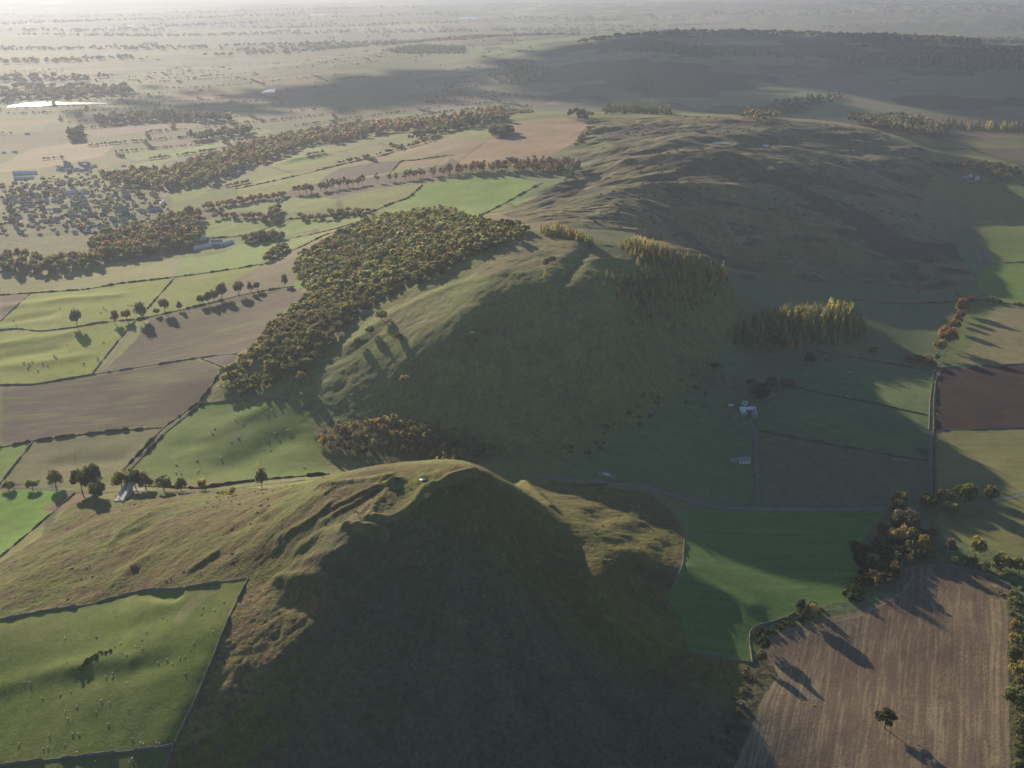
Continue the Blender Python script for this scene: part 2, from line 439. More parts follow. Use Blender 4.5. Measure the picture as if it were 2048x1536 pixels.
# --- the three hills
def hill_fn(x, y, L):
    a = math.radians(40)
    n = fbm(x, y, 30, 5, 601, .55, a, 2.2); n2 = fbm(x, y, 9, 4, 611, .6, a, 1.5); n3 = fbm(x, y, 2.5, 3, 621)
    c = mixc((.150, .145, .032), (.158, .120, .040), sstep(-.35, .45, n + .5 * n2))
    c = mixc(c, (.135, .168, .026), (.18 + .72 * sstep(-20, -90, x)) * sstep(.12, .6, fbm(x, y, 38, 4, 631, .5, a, 3.0)))
    c = mixc(c, (.130, .085, .045), (.15 + .6 * sstep(-20, -90, x)) * sstep(.35, .8, n2 + .3 * n))
    c = mixc(c, (.185, .165, .060), .6 * sstep(.2, .7, fbm(x, y, 5, 3, 641)))
    c = mixc(c, np.array([.122, .118, .082]), .6 * sstep(-175, -105, x) * (1 - sstep(560, 610, y + .25 * x)) * (1 - sstep(20, 60, x) * sstep(570, 620, y)))  # greyer shaded face: shade tone put into the colour, sunlit patch left out
    ra = np.arctan2(x + 39, y - 640); rd = np.hypot(x + 39, y - 640)
    gul = fbm(ra * 60, rd / 22, 6, 4, 645) * sstep(20, 70, rd) * sstep(-130, -40, x)
    return c * .68 * (1 + .17 * n3 + .05 * n2 + .12 * gul)[:, None]
# (the near hill; its outline goes over the crest and down the hidden far side)
_fr = [p for p in HILLP if not (600 < p[0] < 1050 and p[1] < 960)]
_k = next(i for i, p in enumerate(_fr) if p[0] >= 1050)
_cr = [(655,965),(700,956),(760,952),(830,952),(915,940),(985,961),(1040,985)]
_wc = pick([p[0] for p in _cr], [p[1] for p in _cr])[:, :2] + np.array([[0, 55], [0, 75], [0, 85], [0, 90], [0, 90], [-12, 95], [-24, 110]])
_a = line_world(_fr[:_k], 12, 1); _b = line_world(_fr[_k:], 12, 1)
HILLW = np.concatenate([_a, _wc, _b, _a[:1]])
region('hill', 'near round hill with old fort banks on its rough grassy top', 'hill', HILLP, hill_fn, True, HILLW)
def wood_fn(x, y, L):
    n = fbm(x, y, 40, 5, 651, .55, .4, 1.6); n2 = fbm(x, y, 8, 4, 661, .6); n3 = fbm(x, y, 2.5, 2, 663)
    c = mixc((.115, .134, .034), (.108, .102, .038), sstep(-.3, .5, n + .5 * n2))
    c = mixc(c, (.150, .165, .048), .35 * sstep(.1, .6, fbm(x, y, 24, 4, 671, .55, .45, 2.5)))
    c = mixc(c, (.080, .075, .042), .35 * sstep(.35, .8, n2 - n))
    return c * 1.14 * (1 + .20 * n3 + .06 * n2)[:, None]
region('hill', 'middle hill behind it, dark wood on one side and larches along its top', 'hill', WOODHILLP, wood_fn)
def moor_fn(x, y, L):
    a = math.radians(16)
    n = fbm(x, y, 60, 5, 681, .58, a, 3.0); n2 = fbm(x, y, 18, 4, 691, .6, a, 2.0); n3 = fbm(x, y, 5, 3, 695)
    c = mixc((.148, .122, .054), (.190, .146, .070), sstep(-.3, .4, n2))
    c = mixc(c, (.062, .054, .036), .9 * sstep(-.02, .32, n + .25 * n2))
    c = mixc(c, (.105, .110, .042), .6 * sstep(.1, .6, fbm(x, y, 90, 4, 701)))
    return c * (1 + .2 * n3)[:, None]
region('hill', 'long brown moorland hill with heather ridges and two bright pools', 'hill', MOORP, moor_fn)

# ------------------------------------------------------------------ fields (photo outlines)
def fld(label, px, fn, own=True):
    return region('field', label, 'field', px, fn, own)
aL = wdir((75, 868), (328, 845)); aM = wdir((300, 725), (590, 650)); aN = wdir((500, 450), (650, 430))
YG = (.150, .175, .040)
# far strips behind the village
region('f', '', '', [(0,372),(60,356),(110,330),(200,328),(330,366),(420,318),(520,300),(520,345),(420,370),(345,384),(340,430),(400,430),(400,470),(380,500),(230,525),(0,546)], grass((.085,.090,.040), .2, 60, (.14,.125,.06), .5), False)
fld('pale stubble fields beyond the village, far left', [(0,330),(60,298),(160,283),(230,290),(205,312),(120,330),(0,345)], rows(TAN, OLIVE, aN, 6, .5, 1))
fld('long thin bright green strip above the village', [(208,352),(320,314),(440,282),(520,258),(545,262),(470,281),(330,324),(225,358)], grass(BRIGHT, .1, 2))
fld('purplish ploughed slope under the bright green strip', [(225,360),(330,326),(470,283),(520,272),(440,306),(330,345),(250,372)], rows(PLOUGH, TAN, aN, 6, .35, 3))
fld('humped bright green field among woods', [(542,334),(565,316),(610,310),(650,314),(668,322),(620,328),(580,334)], grass(BRIGHT, .08, 4))
fld('small green field in front of the long woods', [(585,298),(640,293),(668,297),(640,304),(590,305)], grass(BRIGHT, .08, 5))
fld('green field beside the village houses', [(334,385),(400,376),(418,384),(395,394),(350,404)], grass(BRIGHT, .08, 6))
fld('darker green field below the village houses', [(350,404),(396,394),(420,392),(430,402),(390,414),(360,416)], grass(GRASS, .08, 7))
fld('yellow-green fields climbing behind the avenue of trees', [(470,374),(545,352),(600,345),(690,330),(800,318),(830,300),(905,270),(960,250),(1012,245),(1020,258),(980,276),(905,310),(880,330),(760,352),(690,362),(640,362),(590,380),(520,392),(480,402)], grass(YG, .15, 8, TAN, .5))
fld('pink-brown stubble strip on the far hill side', [(690,332),(780,300),(850,285),(905,274),(880,290),(815,312),(740,328)], rows(TAN, YG, aN, 6, .4, 9))
fld('brown worked strip beside the field track', [(812,316),(840,300),(900,276),(982,278),(930,308),(905,310)], rows((.17,.125,.075), TAN, aN, 6, .35, 10))
fld('dark ploughed field behind the beech wood', [(650,352),(680,336),(740,326),(802,320),(783,344),(700,358),(640,364)], rows((.075,.058,.052), PLOUGH, aN, 5, .3, 11))
fld('small brown field right of the dark ploughed one', [(783,342),(803,320),(905,311),(892,329),(800,336)], rows(TAN, OLIVE, aN, 5, .3, 12))
fld('large tan stubble field on the far hill shoulder', [(914,328),(981,277),(1022,260),(1022,247),(1135,236),(1182,241),(1148,284),(1080,326),(1039,332),(960,335)], rows((.235,.155,.090), TAN, aN, 6, .5, 13))
fld('dull green pasture beside the large tan field', [(1080,326),(1150,284),(1184,262),(1240,300),(1170,332),(1100,334)], grass((.125,.128,.050), .14, 14))
# mid distance, left
fld('lush green field with lime streaks in front of the beech wood', [(752,424),(824,394),(852,370),(930,358),(1010,352),(1076,364),(1030,395),(962,430),(900,430),(820,426)], grass((.125,.200,.030), .08, 15, YG, .35))
fld('pale green field left of the lush one, beech wood above', [(690,402),(722,392),(844,370),(818,394),(744,424),(690,424),(690,412)], grass((.165,.180,.048), .07, 16))
fld('pale green strip below the avenue of red trees', [(410,422),(479,410),(569,396),(640,393),(680,400),(640,420),(536,428),(503,421),(436,424)], grass(YG, .08, 17))
fld('bright green field right of the village wood', [(400,455),(403,441),(440,435),(491,439),(555,445),(503,468),(413,477)], grass((.140,.195,.034), .06, 18))
fld('bright green field between two hedges, centre left', [(508,468),(556,447),(659,432),(700,432),(740,436),(659,452),(602,464),(560,474),(530,470)], grass(BRIGHT, .07, 19))
fld('long bright green field by the farm sheds', [(345,553),(360,518),(440,508),(480,490),(576,478),(640,466),(700,446),(690,450),(620,480),(526,527),(427,544)], grass((.130,.195,.034), .06, 20))
fld('olive grazed field under the village wood', [(0,590),(0,552),(110,547),(205,528),(355,518),(348,553),(239,567),(171,579),(61,586)], rows((.175,.165,.060), (.14,.16,.045), wdir((10,585),(340,545)), 4, .6, 21, 8))
fld('flat pale field in front of the village houses', [(20,498),(60,478),(100,470),(180,474),(190,498),(150,502),(60,510)], grass((.135,.135,.050), .08, 22))
fld('narrow worked strip at the picture edge, olive field above', [(0,590),(60,588),(0,642)], rows(PLOUGH, TAN, aM, 3, .3, 23))
fld('rolling green pasture with dark cattle above the tree-lined hedge', [(61,588),(171,580),(239,568),(345,555),(294,618),(271,639),(191,646),(150,655),(79,662),(34,657),(0,660),(0,645)], grass((.165,.195,.016), .10, 24))
fld('green pasture right of the cattle pasture', [(350,557),(427,545),(526,529),(470,560),(440,580),(410,608),(362,620),(308,632),(296,620)], grass((.158,.185,.022), .10, 25))
fld('grey-tan rough slope beside the oak wood', [(440,580),(470,560),(526,529),(602,494),(690,452),(740,446),(700,470),(640,500),(606,530),(588,571),(478,590),(415,606)], grass((.165,.135,.075), .14, 26, (.11,.10,.05), .4))
fld('rolling green pasture with one white dot and dark cattle', [(0,661),(34,659),(79,664),(150,657),(270,641),(239,678),(185,749),(130,757),(68,768),(0,770)], grass((.158,.192,.016), .10, 27))
fld('brown stubble field under the row of hedgerow trees', [(275,641),(308,634),(410,610),(478,592),(588,573),(612,590),(585,630),(540,665),(505,690),(475,708),(396,715),(294,731),(190,748),(239,680)], rows((.078, .056, .042), (.105, .105, .040), aM, 2.6, .75, 28))
fld('grass margin along the brown stubble field', [(275,641),(300,640),(262,690),(212,738),(190,748),(239,680)], grass((.165,.185,.060), .1, 29), False)
fld('large brown stubble field with green stripes', [(0,772),(68,770),(130,759),(181,753),(294,734),(396,718),(446,737),(430,770),(400,806),(328,853),(164,867),(65,881),(0,893)], rows((.070, .051, .040), (.110, .122, .032), aL, 3.0, .8, 30))
fld('small dark ploughed corner beside the wood', [(402,716),(440,711),(478,709),(470,722),(448,733)], rows((.070,.060,.050), PLOUGH, aM, 2, .3, 31))
fld('pale olive field above the roadside trees', [(66,885),(164,871),(326,857),(248,938),(200,955),(100,966),(12,966)], rows((.150,.140,.062), (.120,.125,.045), aL, 4, .5, 32, 8))
fld('bright green corner field at the left edge', [(0,896),(62,886),(0,964)], grass(BRIGHT, .06, 33))
fld('green sheep pasture running into the hill shade', [(404,808),(470,800),(560,795),(612,822),(634,880),(655,942),(640,950),(520,957),(400,967),(290,952),(254,942),(330,860)], grass((.108,.155,.030), .08, 34))
fld('vivid green field at the left edge by the road', [(0,985),(60,978),(140,977),(116,1004),(80,1016),(108,1022),(50,1070),(0,1112)], grass((.105,.205,.022), .06, 35))
fld('rusty bracken corner beside the vivid green field', [(80,1016),(116,1004),(140,980),(180,985),(150,1010),(108,1024)], grass((.150,.085,.050), .2, 36), False)
fld('near left pasture dotted with white sheep', [(0,1241),(185,1209),(294,1180),(356,1179),(411,1170),(494,1158),(459,1232),(428,1311),(394,1393),(347,1488),(192,1509),(51,1524),(0,1532)], grass((.105,.140,.024), .09, 37, (.15,.15,.05), .35))
fld('strip of pale rush tufts in the sheep pasture', [(345,1243),(372,1205),(400,1183),(440,1170),(446,1176),(405,1202),(362,1246)], grass((.165,.165,.065), .3, 38, (.09,.10,.035), .6), False)
fld('dark grass below the bottom wall', [(0,1534),(51,1526),(192,1512),(345,1494),(330,1600),(0,1600)], grass((.085,.115,.035), .10, 39))
# right half
fld('deep green field with mowing lines right of the near hill', [(1366,1022),(1500,1022),(1780,1021),(1735,1058),(1712,1100),(1742,1160),(1690,1200),(1590,1228),(1512,1252),(1499,1275),(1505,1326),(1378,1302),(1335,1192),(1366,1130),(1372,1070)], rows((.075,.135,.034), (.110,.165,.040), wdir((1390,1190),(1600,1200)), 2.2, .35, 40, 16, .06))
fld('large brown stubble field with one lone tree', [(1543,1275),(1600,1243),(1712,1226),(1792,1186),(1798,1140),(1850,1128),(1905,1130),(1980,1146),(2014,1166),(2016,1300),(2020,1600),(1430,1600),(1478,1520),(1524,1400),(1560,1350),(1532,1312)], rows((.140,.097,.066), (.215,.165,.098), wdir((1800,1520),(1830,1180)), .9, .8, 41, 40, .10))
fld('rough pale grass between hedgerow trees, right edge', [(1872,1012),(1962,1002),(2048,988),(2110,985),(2110,1120),(2048,1112),(1950,1092),(1885,1072)], grass((.160,.155,.060), .12, 42))
fld('yellow-olive stubble field at the right edge', [(1870,863),(2048,859),(2140,856),(2140,985),(2048,986),(1950,993),(1872,990)], rows((.165,.155,.062), (.120,.125,.045), wdir((1880,905),(2040,900)), 2.6, .6, 43, 14))
fld('dark red-brown ploughed field at the right edge', [(1880,738),(2048,730),(2140,726),(2140,854),(2048,856),(1868,860)], rows((.032,.019,.019), (.042,.026,.023), wdir((1880,800),(2040,795)), 2, .4, 44))
fld('pale field crossed by long tree shadows', [(1888,726),(1905,690),(1945,612),(2048,618),(2140,620),(2140,724),(2048,728)], grass((.190,.160,.075), .08, 45, (.13,.15,.05), .3))
fld('narrow green margin beside the row of red trees', [(1888,726),(1905,690),(1945,612),(1985,614),(1950,680),(1915,728)], grass((.130,.155,.045), .08, 46), False)
fld('bright green field at the right edge, nearest of three', [(1985,528),(2048,526),(2140,523),(2140,610),(2048,609),(1988,598),(1955,575),(1960,540)], grass((.110,.175,.030), .06, 47))
fld('bright green field at the right edge, middle of three', [(1980,526),(1965,470),(1950,440),(2048,433),(2140,430),(2140,522),(2048,525)], grass((.130,.165,.036), .06, 48))
fld('bright green field at the right edge, farthest of three', [(1940,438),(1940,400),(1965,378),(2048,374),(2140,374),(2140,428),(2048,432)], grass((.115,.150,.036), .06, 49))
fld('small bare strip at the corner of the green fields', [(1950,500),(1972,500),(1982,526),(1962,527)], rows((.15,.11,.075), TAN, aM, 2, .4, 50), False)
fld('shaded green field left of the dark red ploughed field', [(1604,722),(1640,702),(1866,742),(1863,830),(1592,775)], grass(BASIN, .08, 51))
fld('shaded green field with one round bush patch', [(1590,778),(1862,832),(1857,920),(1522,862),(1512,842),(1532,802)], grass((.092,.130,.050), .08, 52))
fld('shaded brown-green field by the farm lane', [(1519,864),(1856,923),(1855,985),(1790,1013),(1519,1012)], grass((.118,.112,.060), .06, 53, (.09,.10,.05), .4))
fld('broad shaded green field below the farm', [(1501,855),(1509,1011),(1400,992),(1300,968),(1100,950),(1200,878),(1320,822),(1450,785)], grass(BASIN, .07, 54))
fld('shaded green field around the yellow plantation', [(1740,640),(1800,610),(1900,632),(1872,690),(1868,736),(1640,700),(1700,690)], grass((.100,.132,.052), .08, 55))
fld('shaded green field between moor and yellow plantation', [(1480,585),(1600,572),(1760,585),(1895,615),(1880,630),(1800,608),(1740,620),(1600,600),(1500,620)], grass((.098,.130,.052), .08, 56))
# ridge and furrow, its lit ridges painted as paler streaks, on the wooded hill
aF = wdir((640, 760), (700, 720))
region('f', '', '', [(590,740),(640,700),(690,690),(735,700),(700,760),(640,800),(560,800)], rows((.105,.120,.036), (.165,.165,.060), aF, 1.6, .6, 57, 10), False)
# tilled lines round the big brown field, tractor lines
def paint_line(px, col, w, amt=.8, step=8, sm=3):
    L = line_world(px, step, sm); ii = near_idx(L, w * 3)
    d = dist_line(X[ii], Y[ii], L)
    t = amt * (1 - sstep(w * .5, w, d)); t *= .75 + .4 * fbm(X[ii], Y[ii], 9, 2, 801)
    COLR[ii] = mixc(COLR[ii], col, np.clip(t, 0, 1))
PALE = (.30, .225, .125)
for k in (0, 9, 22, 31):
    paint_line([(1500+k*.9,1530),(1513+k,1460),(1524+k,1400),(1545+k,1360-k*.2),(1556+k,1340),(1548+k*.8,1318)], PALE, 1.0, .7)
for k in (-9, -5, 2, 6):
    paint_line([(1992+k,1530),(1990+k,1350),(1995+k,1230),(1985+k,1170)], PALE, .9, .7)
for a, b in (((1796,1520),(1800,1290)),((1800,1290),(1820,1220)),((1870,1525),(1872,1250)),((1640,1500),(1662,1300)),((1718,1490),(1730,1260)),((1920,1520),(1925,1200))):
    paint_line([a, b], PALE, .7, .45)
for k in range(16):
    u = 1590 + k * 26
    paint_line([(u - 4, 1530), (u + 4, 1380), (u + 16, 1260)], (.105,.072,.052), .6, .45)
paint_line([(1560,1275),(1640,1248),(1720,1232),(1800,1190),(1830,1150)], PALE, 1.2, .5)
for pts_ in ([(440,1132),(490,1100),(560,1050),(620,1000),(655,966),(720,955),(800,948)], [(600,1092),(650,1062),(692,1046),(730,1054),(768,1064)], [(847,972),(832,1000),(812,1023),(789,1034),(752,1034)], [(806,965),(775,982),(754,1006),(737,1033),(718,1048)], [(865,972),(910,950),(950,945)], [(640,985),(700,968),(780,960)]):
    paint_line(pts_, (.185, .180, .058), 5.0, .55)  # sunlit crests of the ridge and fort banks, painted as brighter grass lines
# paths on the near hill
paint_line([(85,1165),(90,1150),(120,1125),(170,1085),(215,1040)], (.10,.12,.035), 1.0, .6)
paint_line([(345,1240),(300,1110)], (.10,.11,.035), .6, .0)
paint_line([(1185,485),(1165,515),(1130,560)], (.075,.07,.035), 2.5, .6)
for k in range(9):
    o_ = 13 * k + 6
    paint_line([(1700 - o_ * .6, 1185 - o_), (1590 - o_ * .5, 1220 - o_), (1512 - o_ * .6, 1245 - o_ * .8), (1492 - o_, 1268 - o_ * .5), (1494 - o_ * 1.1, 1318 - o_ * .15)], (.050, .090, .028), .55, .4)
for pts_ in ([(640,1120),(760,1130),(900,1120),(1040,1110)], [(620,1200),(780,1215),(950,1205),(1120,1190)], [(560,1330),(760,1345),(960,1330),(1200,1300)], [(700,1180),(860,1290),(1000,1420)], [(1010,1040),(1060,1120),(1130,1240),(1180,1400)]):
    paint_line(pts_, (.150, .138, .080), .9, .25)
paint_line([(1085,365),(1030,395),(960,432)], (.17,.14,.08), 2.0, .5)
paint_line([(880,330),(912,300),(981,277)], (.27,.20,.12), 3.0, .7)
# rust patch and scars
for (u, v, r, c) in ((270,1135,6,(.12,.06,.035)),(1990,1185,10,(.10,.075,.04)),(1960,1170,8,(.12,.09,.05)),(1850,905,9,(.035,.045,.025)),(930,505,1,(.1,.1,.05))):
    p = pick(u, v)[0]; L = np.array([p[:2], p[:2] + .1]); ii = near_idx(L, r * 2.5)
    d = np.hypot(X[ii] - p[0], (Y[ii] - p[1]) * .6)
    COLR[ii] = mixc(COLR[ii], c, .9 * (1 - sstep(r * .4, r, d + .35 * r * fbm(X[ii], Y[ii], r * .5, 3, 811))))
def rough_fn(ca_, cb_, sc_):
    def f(x, y, L):
        n = fbm(x, y, sc_, 4, 671, .6); n3 = fbm(x, y, 2.2, 3, 673)
        c = mixc(ca_, cb_, sstep(-.3, .5, n + .4 * n3)) * (1 + .22 * n3)[:, None]
        return c
    return f
region('f', '', '', [(975,522),(1010,492),(1045,470),(1090,464),(1150,473),(1182,490),(1150,515),(1100,532),(1060,540),(1000,540)], rough_fn((.175, .140, .068), (.150, .145, .055), 10), False)
region('f', '', '', [(497,1162),(560,1166),(630,1185),(650,1210),(600,1262),(545,1325),(500,1400),(440,1460),(370,1492),(352,1487),(395,1394),(430,1311),(461,1232)], rough_fn((.135, .092, .044), (.150, .128, .044), 8), False)
region('f', '', '', [(1505,1327),(1533,1312),(1558,1350),(1522,1400),(1476,1520),(1430,1600),(1395,1600),(1455,1480),(1490,1400)], rough_fn((.060, .056, .030), (.105, .092, .045), 5), False)
region('f', '', '', [(2016,1166),(2030,1160),(2050,1300),(2060,1600),(2021,1600),(2017,1300)], rough_fn((.060, .060, .030), (.110, .100, .045), 5), False)
# furrowed relief on worked ground
COLR = np.clip(COLR, .012, .6)

# ------------------------------------------------------------------ materials
def new_mat(name):
    m = bpy.data.materials.new(name); m.use_nodes = True
    nt = m.node_tree; b = nt.nodes['Principled BSDF']
    b.inputs['Roughness'].default_value = .95; b.inputs['Specular IOR Level'].default_value = .12
    return m, nt, b
def N(nt, t, **kw):
    n_ = nt.nodes.new(t)
    for k, v in kw.items(): setattr(n_, k, v)
    return n_
def ground_mat(name, s1, s2, amp, bump, dist, contrast=.5):
    """colour from the land-cover attribute, broken up by two sizes of procedural noise, with a tufted bump"""
    m, nt, b = new_mat(name); L = nt.links.new
    at = N(nt, 'ShaderNodeAttribute', attribute_name='cover'); geo = N(nt, 'ShaderNodeNewGeometry')
    n1 = N(nt, 'ShaderNodeTexNoise'); n1.inputs['Scale'].default_value = s1; n1.inputs['Detail'].default_value = 5; n1.inputs['Roughness'].default_value = .65
    n2 = N(nt, 'ShaderNodeTexNoise'); n2.inputs['Scale'].default_value = s2; n2.inputs['Detail'].default_value = 3
    L(geo.outputs['Position'], n1.inputs['Vector']); L(geo.outputs['Position'], n2.inputs['Vector'])
    mr = N(nt, 'ShaderNodeMapRange'); mr.inputs['From Min'].default_value = .3; mr.inputs['From Max'].default_value = .7
    mr.inputs['To Min'].default_value = 1 - amp; mr.inputs['To Max'].default_value = 1 + amp; L(n1.outputs['Fac'], mr.inputs['Value'])
    mr2 = N(nt, 'ShaderNodeMapRange'); mr2.inputs['From Min'].default_value = .3; mr2.inputs['From Max'].default_value = .7
    mr2.inputs['To Min'].default_value = 1 - amp * .28; mr2.inputs['To Max'].default_value = 1 + amp * .28; L(n2.outputs['Fac'], mr2.inputs['Value'])
    mu = N(nt, 'ShaderNodeMath', operation='MULTIPLY'); L(mr.outputs['Result'], mu.inputs[0]); L(mr2.outputs['Result'], mu.inputs[1])
    vm = N(nt, 'ShaderNodeVectorMath', operation='SCALE'); L(at.outputs['Vector'], vm.inputs[0]); L(mu.outputs[0], vm.inputs['Scale'])
    L(vm.outputs['Vector'], b.inputs['Base Color'])
    if bump:
        bp = N(nt, 'ShaderNodeBump'); bp.inputs['Strength'].default_value = bump; bp.inputs['Distance'].default_value = dist
        L(n1.outputs['Fac'], bp.inputs['Height']); L(bp.outputs['Normal'], b.inputs['Normal'])
    return m
M_FIELD = ground_mat('field_cover', .55, .09, .22, .8, .35)
M_ROUGH = ground_mat('rough_grass', .55, .07, .30, 1.0, 1.2)
M_FAR = ground_mat('farmland', .12, .012, .22, .6, 2.0)

# ------------------------------------------------------------------ ground meshes, split along field edges, one continuous surface
def fast_mesh(name, verts, faces4=None, faces3=None, mats=(), smooth=True):
    me = bpy.data.meshes.new(name)
    me.vertices.add(len(verts)); me.vertices.foreach_set('co', np.ascontiguousarray(verts, np.float32).ravel())
    idx = []; ls = []; tot = 0
    if faces4 is not None and len(faces4):
        idx.append(np.asarray(faces4, np.int32).ravel()); ls.append(np.arange(len(faces4), dtype=np.int32) * 4 + tot); tot += len(faces4) * 4
    if faces3 is not None and len(faces3):
        idx.append(np.asarray(faces3, np.int32).ravel()); ls.append(np.arange(len(faces3), dtype=np.int32) * 3 + tot); tot += len(faces3) * 3
    idx = np.concatenate(idx); ls = np.concatenate(ls)
    me.loops.add(len(idx)); me.polygons.add(len(ls))
    me.loops.foreach_set('vertex_index', idx); me.polygons.foreach_set('loop_start', ls)
    for m in mats: me.materials.append(m)
    me.update(calc_edges=True)
    if smooth: me.shade_smooth()
    return me
def link(name, me, parent=None, loc=None):
    o = bpy.data.objects.new(name, me); COL.objects.link(o)
    if parent is not None: o.parent = parent
    if loc is not None: o.location = loc
    return o
def tag(o, label=None, cat=None, group=None, kind=None):
    if label: o['label'] = label
    if cat: o['category'] = cat
    if group: o['group'] = group
    if kind: o['kind'] = kind
    return o
def add_col(me, name, cols):
    a = me.color_attributes.new(name, 'FLOAT_COLOR', 'POINT')
    a.data.foreach_set('color', np.concatenate([cols, np.ones((len(cols), 1))], 1).astype(np.float32).ravel())

P3 = np.stack([X, Y, Z], -1)
gu = np.gradient(P3, axis=1); gv = np.gradient(P3, axis=0)
NRM = np.cross(gu.reshape(-1, 3), gv.reshape(-1, 3)); NRM /= np.linalg.norm(NRM, axis=1, keepdims=True)
P3 = P3.reshape(-1, 3)
ci, cj = np.meshgrid(np.arange(NR - 1), np.arange(NC - 1), indexing='ij')
quads = np.stack([ci * NC + cj, ci * NC + cj + 1, (ci + 1) * NC + cj + 1, (ci + 1) * NC + cj], -1).reshape(-1, 4)
# counter-clockwise seen from above
fr = REG[:-1, :-1].ravel()
for k, (nm, lab, cat) in REGNAME.items():
    q = quads[fr == k]
    if not len(q): continue
    used, inv = np.unique(q.ravel(), return_inverse=True)
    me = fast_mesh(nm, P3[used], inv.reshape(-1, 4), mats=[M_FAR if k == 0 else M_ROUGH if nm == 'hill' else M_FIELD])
    try:
        a = me.attributes.new('custom_normal', 'FLOAT_VECTOR', 'POINT')
        a.data.foreach_set('vector', NRM[used].astype(np.float32).ravel())
    except Exception as e:
        print('custom normals', e)
    add_col(me, 'cover', COLR.reshape(-1, 3)[used])
    tag(link(nm, me), lab, cat, None, 'structure')
del quads, fr, ci, cj, gu, gv

# ------------------------------------------------------------------ plants: meshes
DKGREEN = (.075, .095, .036); MIDGREEN = (.150, .170, .050); OAK = (.215, .215, .082); GOLD = (.390, .310, .115); RUST = (.265, .160, .085)
LARCH = (.400, .335, .115); BARE = (.24, .19, .125); BIRCH = (.380, .310, .135); BROWN = (.195, .160, .095); LIME = (.380, .350, .075)
def leaf_mat(name, from_attr):
    """thin leaves: diffuse with some light coming through; colour from the plant itself, varied leaf clump by leaf clump"""
    m = bpy.data.materials.new(name); m.use_nodes = True; nt = m.node_tree; L = nt.links.new
    for n_ in list(nt.nodes):
        if n_.type == 'BSDF_PRINCIPLED': nt.nodes.remove(n_)
    out = [n_ for n_ in nt.nodes if n_.type == 'OUTPUT_MATERIAL'][0]
    at = N(nt, 'ShaderNodeAttribute', attribute_name='tint')
    if from_attr: src = at.outputs['Vector']
    else:
        oi = N(nt, 'ShaderNodeObjectInfo'); vm = N(nt, 'ShaderNodeVectorMath', operation='MULTIPLY')
        L(oi.outputs['Color'], vm.inputs[0]); L(at.outputs['Vector'], vm.inputs[1]); src = vm.outputs['Vector']
    geo = N(nt, 'ShaderNodeNewGeometry'); no = N(nt, 'ShaderNodeTexNoise'); no.inputs['Scale'].default_value = .8
    L(geo.outputs['Position'], no.inputs['Vector'])
    mr = N(nt, 'ShaderNodeMapRange'); mr.inputs['From Min'].default_value = .3; mr.inputs['From Max'].default_value = .7
    mr.inputs['To Min'].default_value = .7; mr.inputs['To Max'].default_value = 1.3; L(no.outputs['Fac'], mr.inputs['Value'])
    sc = N(nt, 'ShaderNodeVectorMath', operation='SCALE'); L(src, sc.inputs[0]); L(mr.outputs['Result'], sc.inputs['Scale'])
    d = N(nt, 'ShaderNodeBsdfDiffuse'); t = N(nt, 'ShaderNodeBsdfTranslucent'); mx = N(nt, 'ShaderNodeMixShader'); mx.inputs[0].default_value = .62
    L(sc.outputs['Vector'], d.inputs['Color']); L(sc.outputs['Vector'], t.inputs['Color']); L(d.outputs[0], mx.inputs[1]); L(t.outputs[0], mx.inputs[2]); L(mx.outputs[0], out.inputs['Surface'])
    return m
M_LEAF = leaf_mat('autumn_leaves', False); M_LEAFMASS = leaf_mat('wood_leaves', True)
M_BARK, _nt, _b = new_mat('bark')
_n = N(_nt, 'ShaderNodeTexNoise'); _n.inputs['Scale'].default_value = 3; _r = N(_nt, 'ShaderNodeValToRGB')
_r.color_ramp.elements[0].color = (.055, .045, .035, 1); _r.color_ramp.elements[1].color = (.16, .14, .115, 1)
_nt.links.new(_n.outputs['Fac'], _r.inputs['Fac']); _nt.links.new(_r.outputs['Color'], _b.inputs['Base Color'])

def quads_at(cen, nrm, size, g):
    """leaf quads centred at cen facing nrm"""
    k = len(cen); up = g.normal(size=(k, 3)); t = np.cross(nrm, up); t /= np.linalg.norm(t, axis=1, keepdims=True) + 1e-9
    b = np.cross(nrm, t); s = size[:, None] * .5
    asp = g.uniform(.7, 1.3, (k, 1))
    v = np.stack([cen - t * s * asp - b * s, cen + t * s * asp - b * s, cen + t * s * asp * .8 + b * s, cen - t * s * asp * .8 + b * s], 1).reshape(-1, 3)
    return v
def crown_broad(g, clumps, per, flat=.85, leaf=.24, gap=.0):
    """unit crown, radius about 1, base at z=0: clumps of leaves spread through an uneven dome"""
    d = g.normal(size=(clumps, 3)); d[:, 2] = np.abs(d[:, 2]) * 1.0 - .25; d /= np.linalg.norm(d, axis=1, keepdims=True)
    rad = g.uniform(.60, .82, clumps)
    c = d * rad[:, None]; c[:, 2] = c[:, 2] * flat
    cr = g.uniform(.22, .40, clumps)
    c *= 1 + .18 * np.sin(3 * np.arctan2(d[:, 1], d[:, 0]) + g.uniform(0, 6))[:, None]
    n = g.normal(size=(clumps * per, 3)); n /= np.linalg.norm(n, axis=1, keepdims=True)
    ci_ = np.repeat(np.arange(clumps), per)
    p = c[ci_] + n * (cr[ci_] * g.uniform(.75, 1.05, len(ci_)))[:, None] * (1, 1, .8)
    rd = p / (np.linalg.norm(p, axis=1, keepdims=True) + 1e-6)
    nn = .45 * n + .65 * rd + .30 * g.normal(size=n.shape); nn /= np.linalg.norm(nn, axis=1, keepdims=True)
    v = quads_at(p, nn, leaf * g.uniform(.6, 1.25, len(p)), g)
    tint = (g.uniform(.75, 1.25, clumps)[ci_][:, None] * (1 + .05 * g.normal(size=(clumps, 3))[ci_])) * g.uniform(.85, 1.15, (len(p), 1))
    v[:, 2] += .62 * flat
    return v, np.repeat(tint, 4, 0)
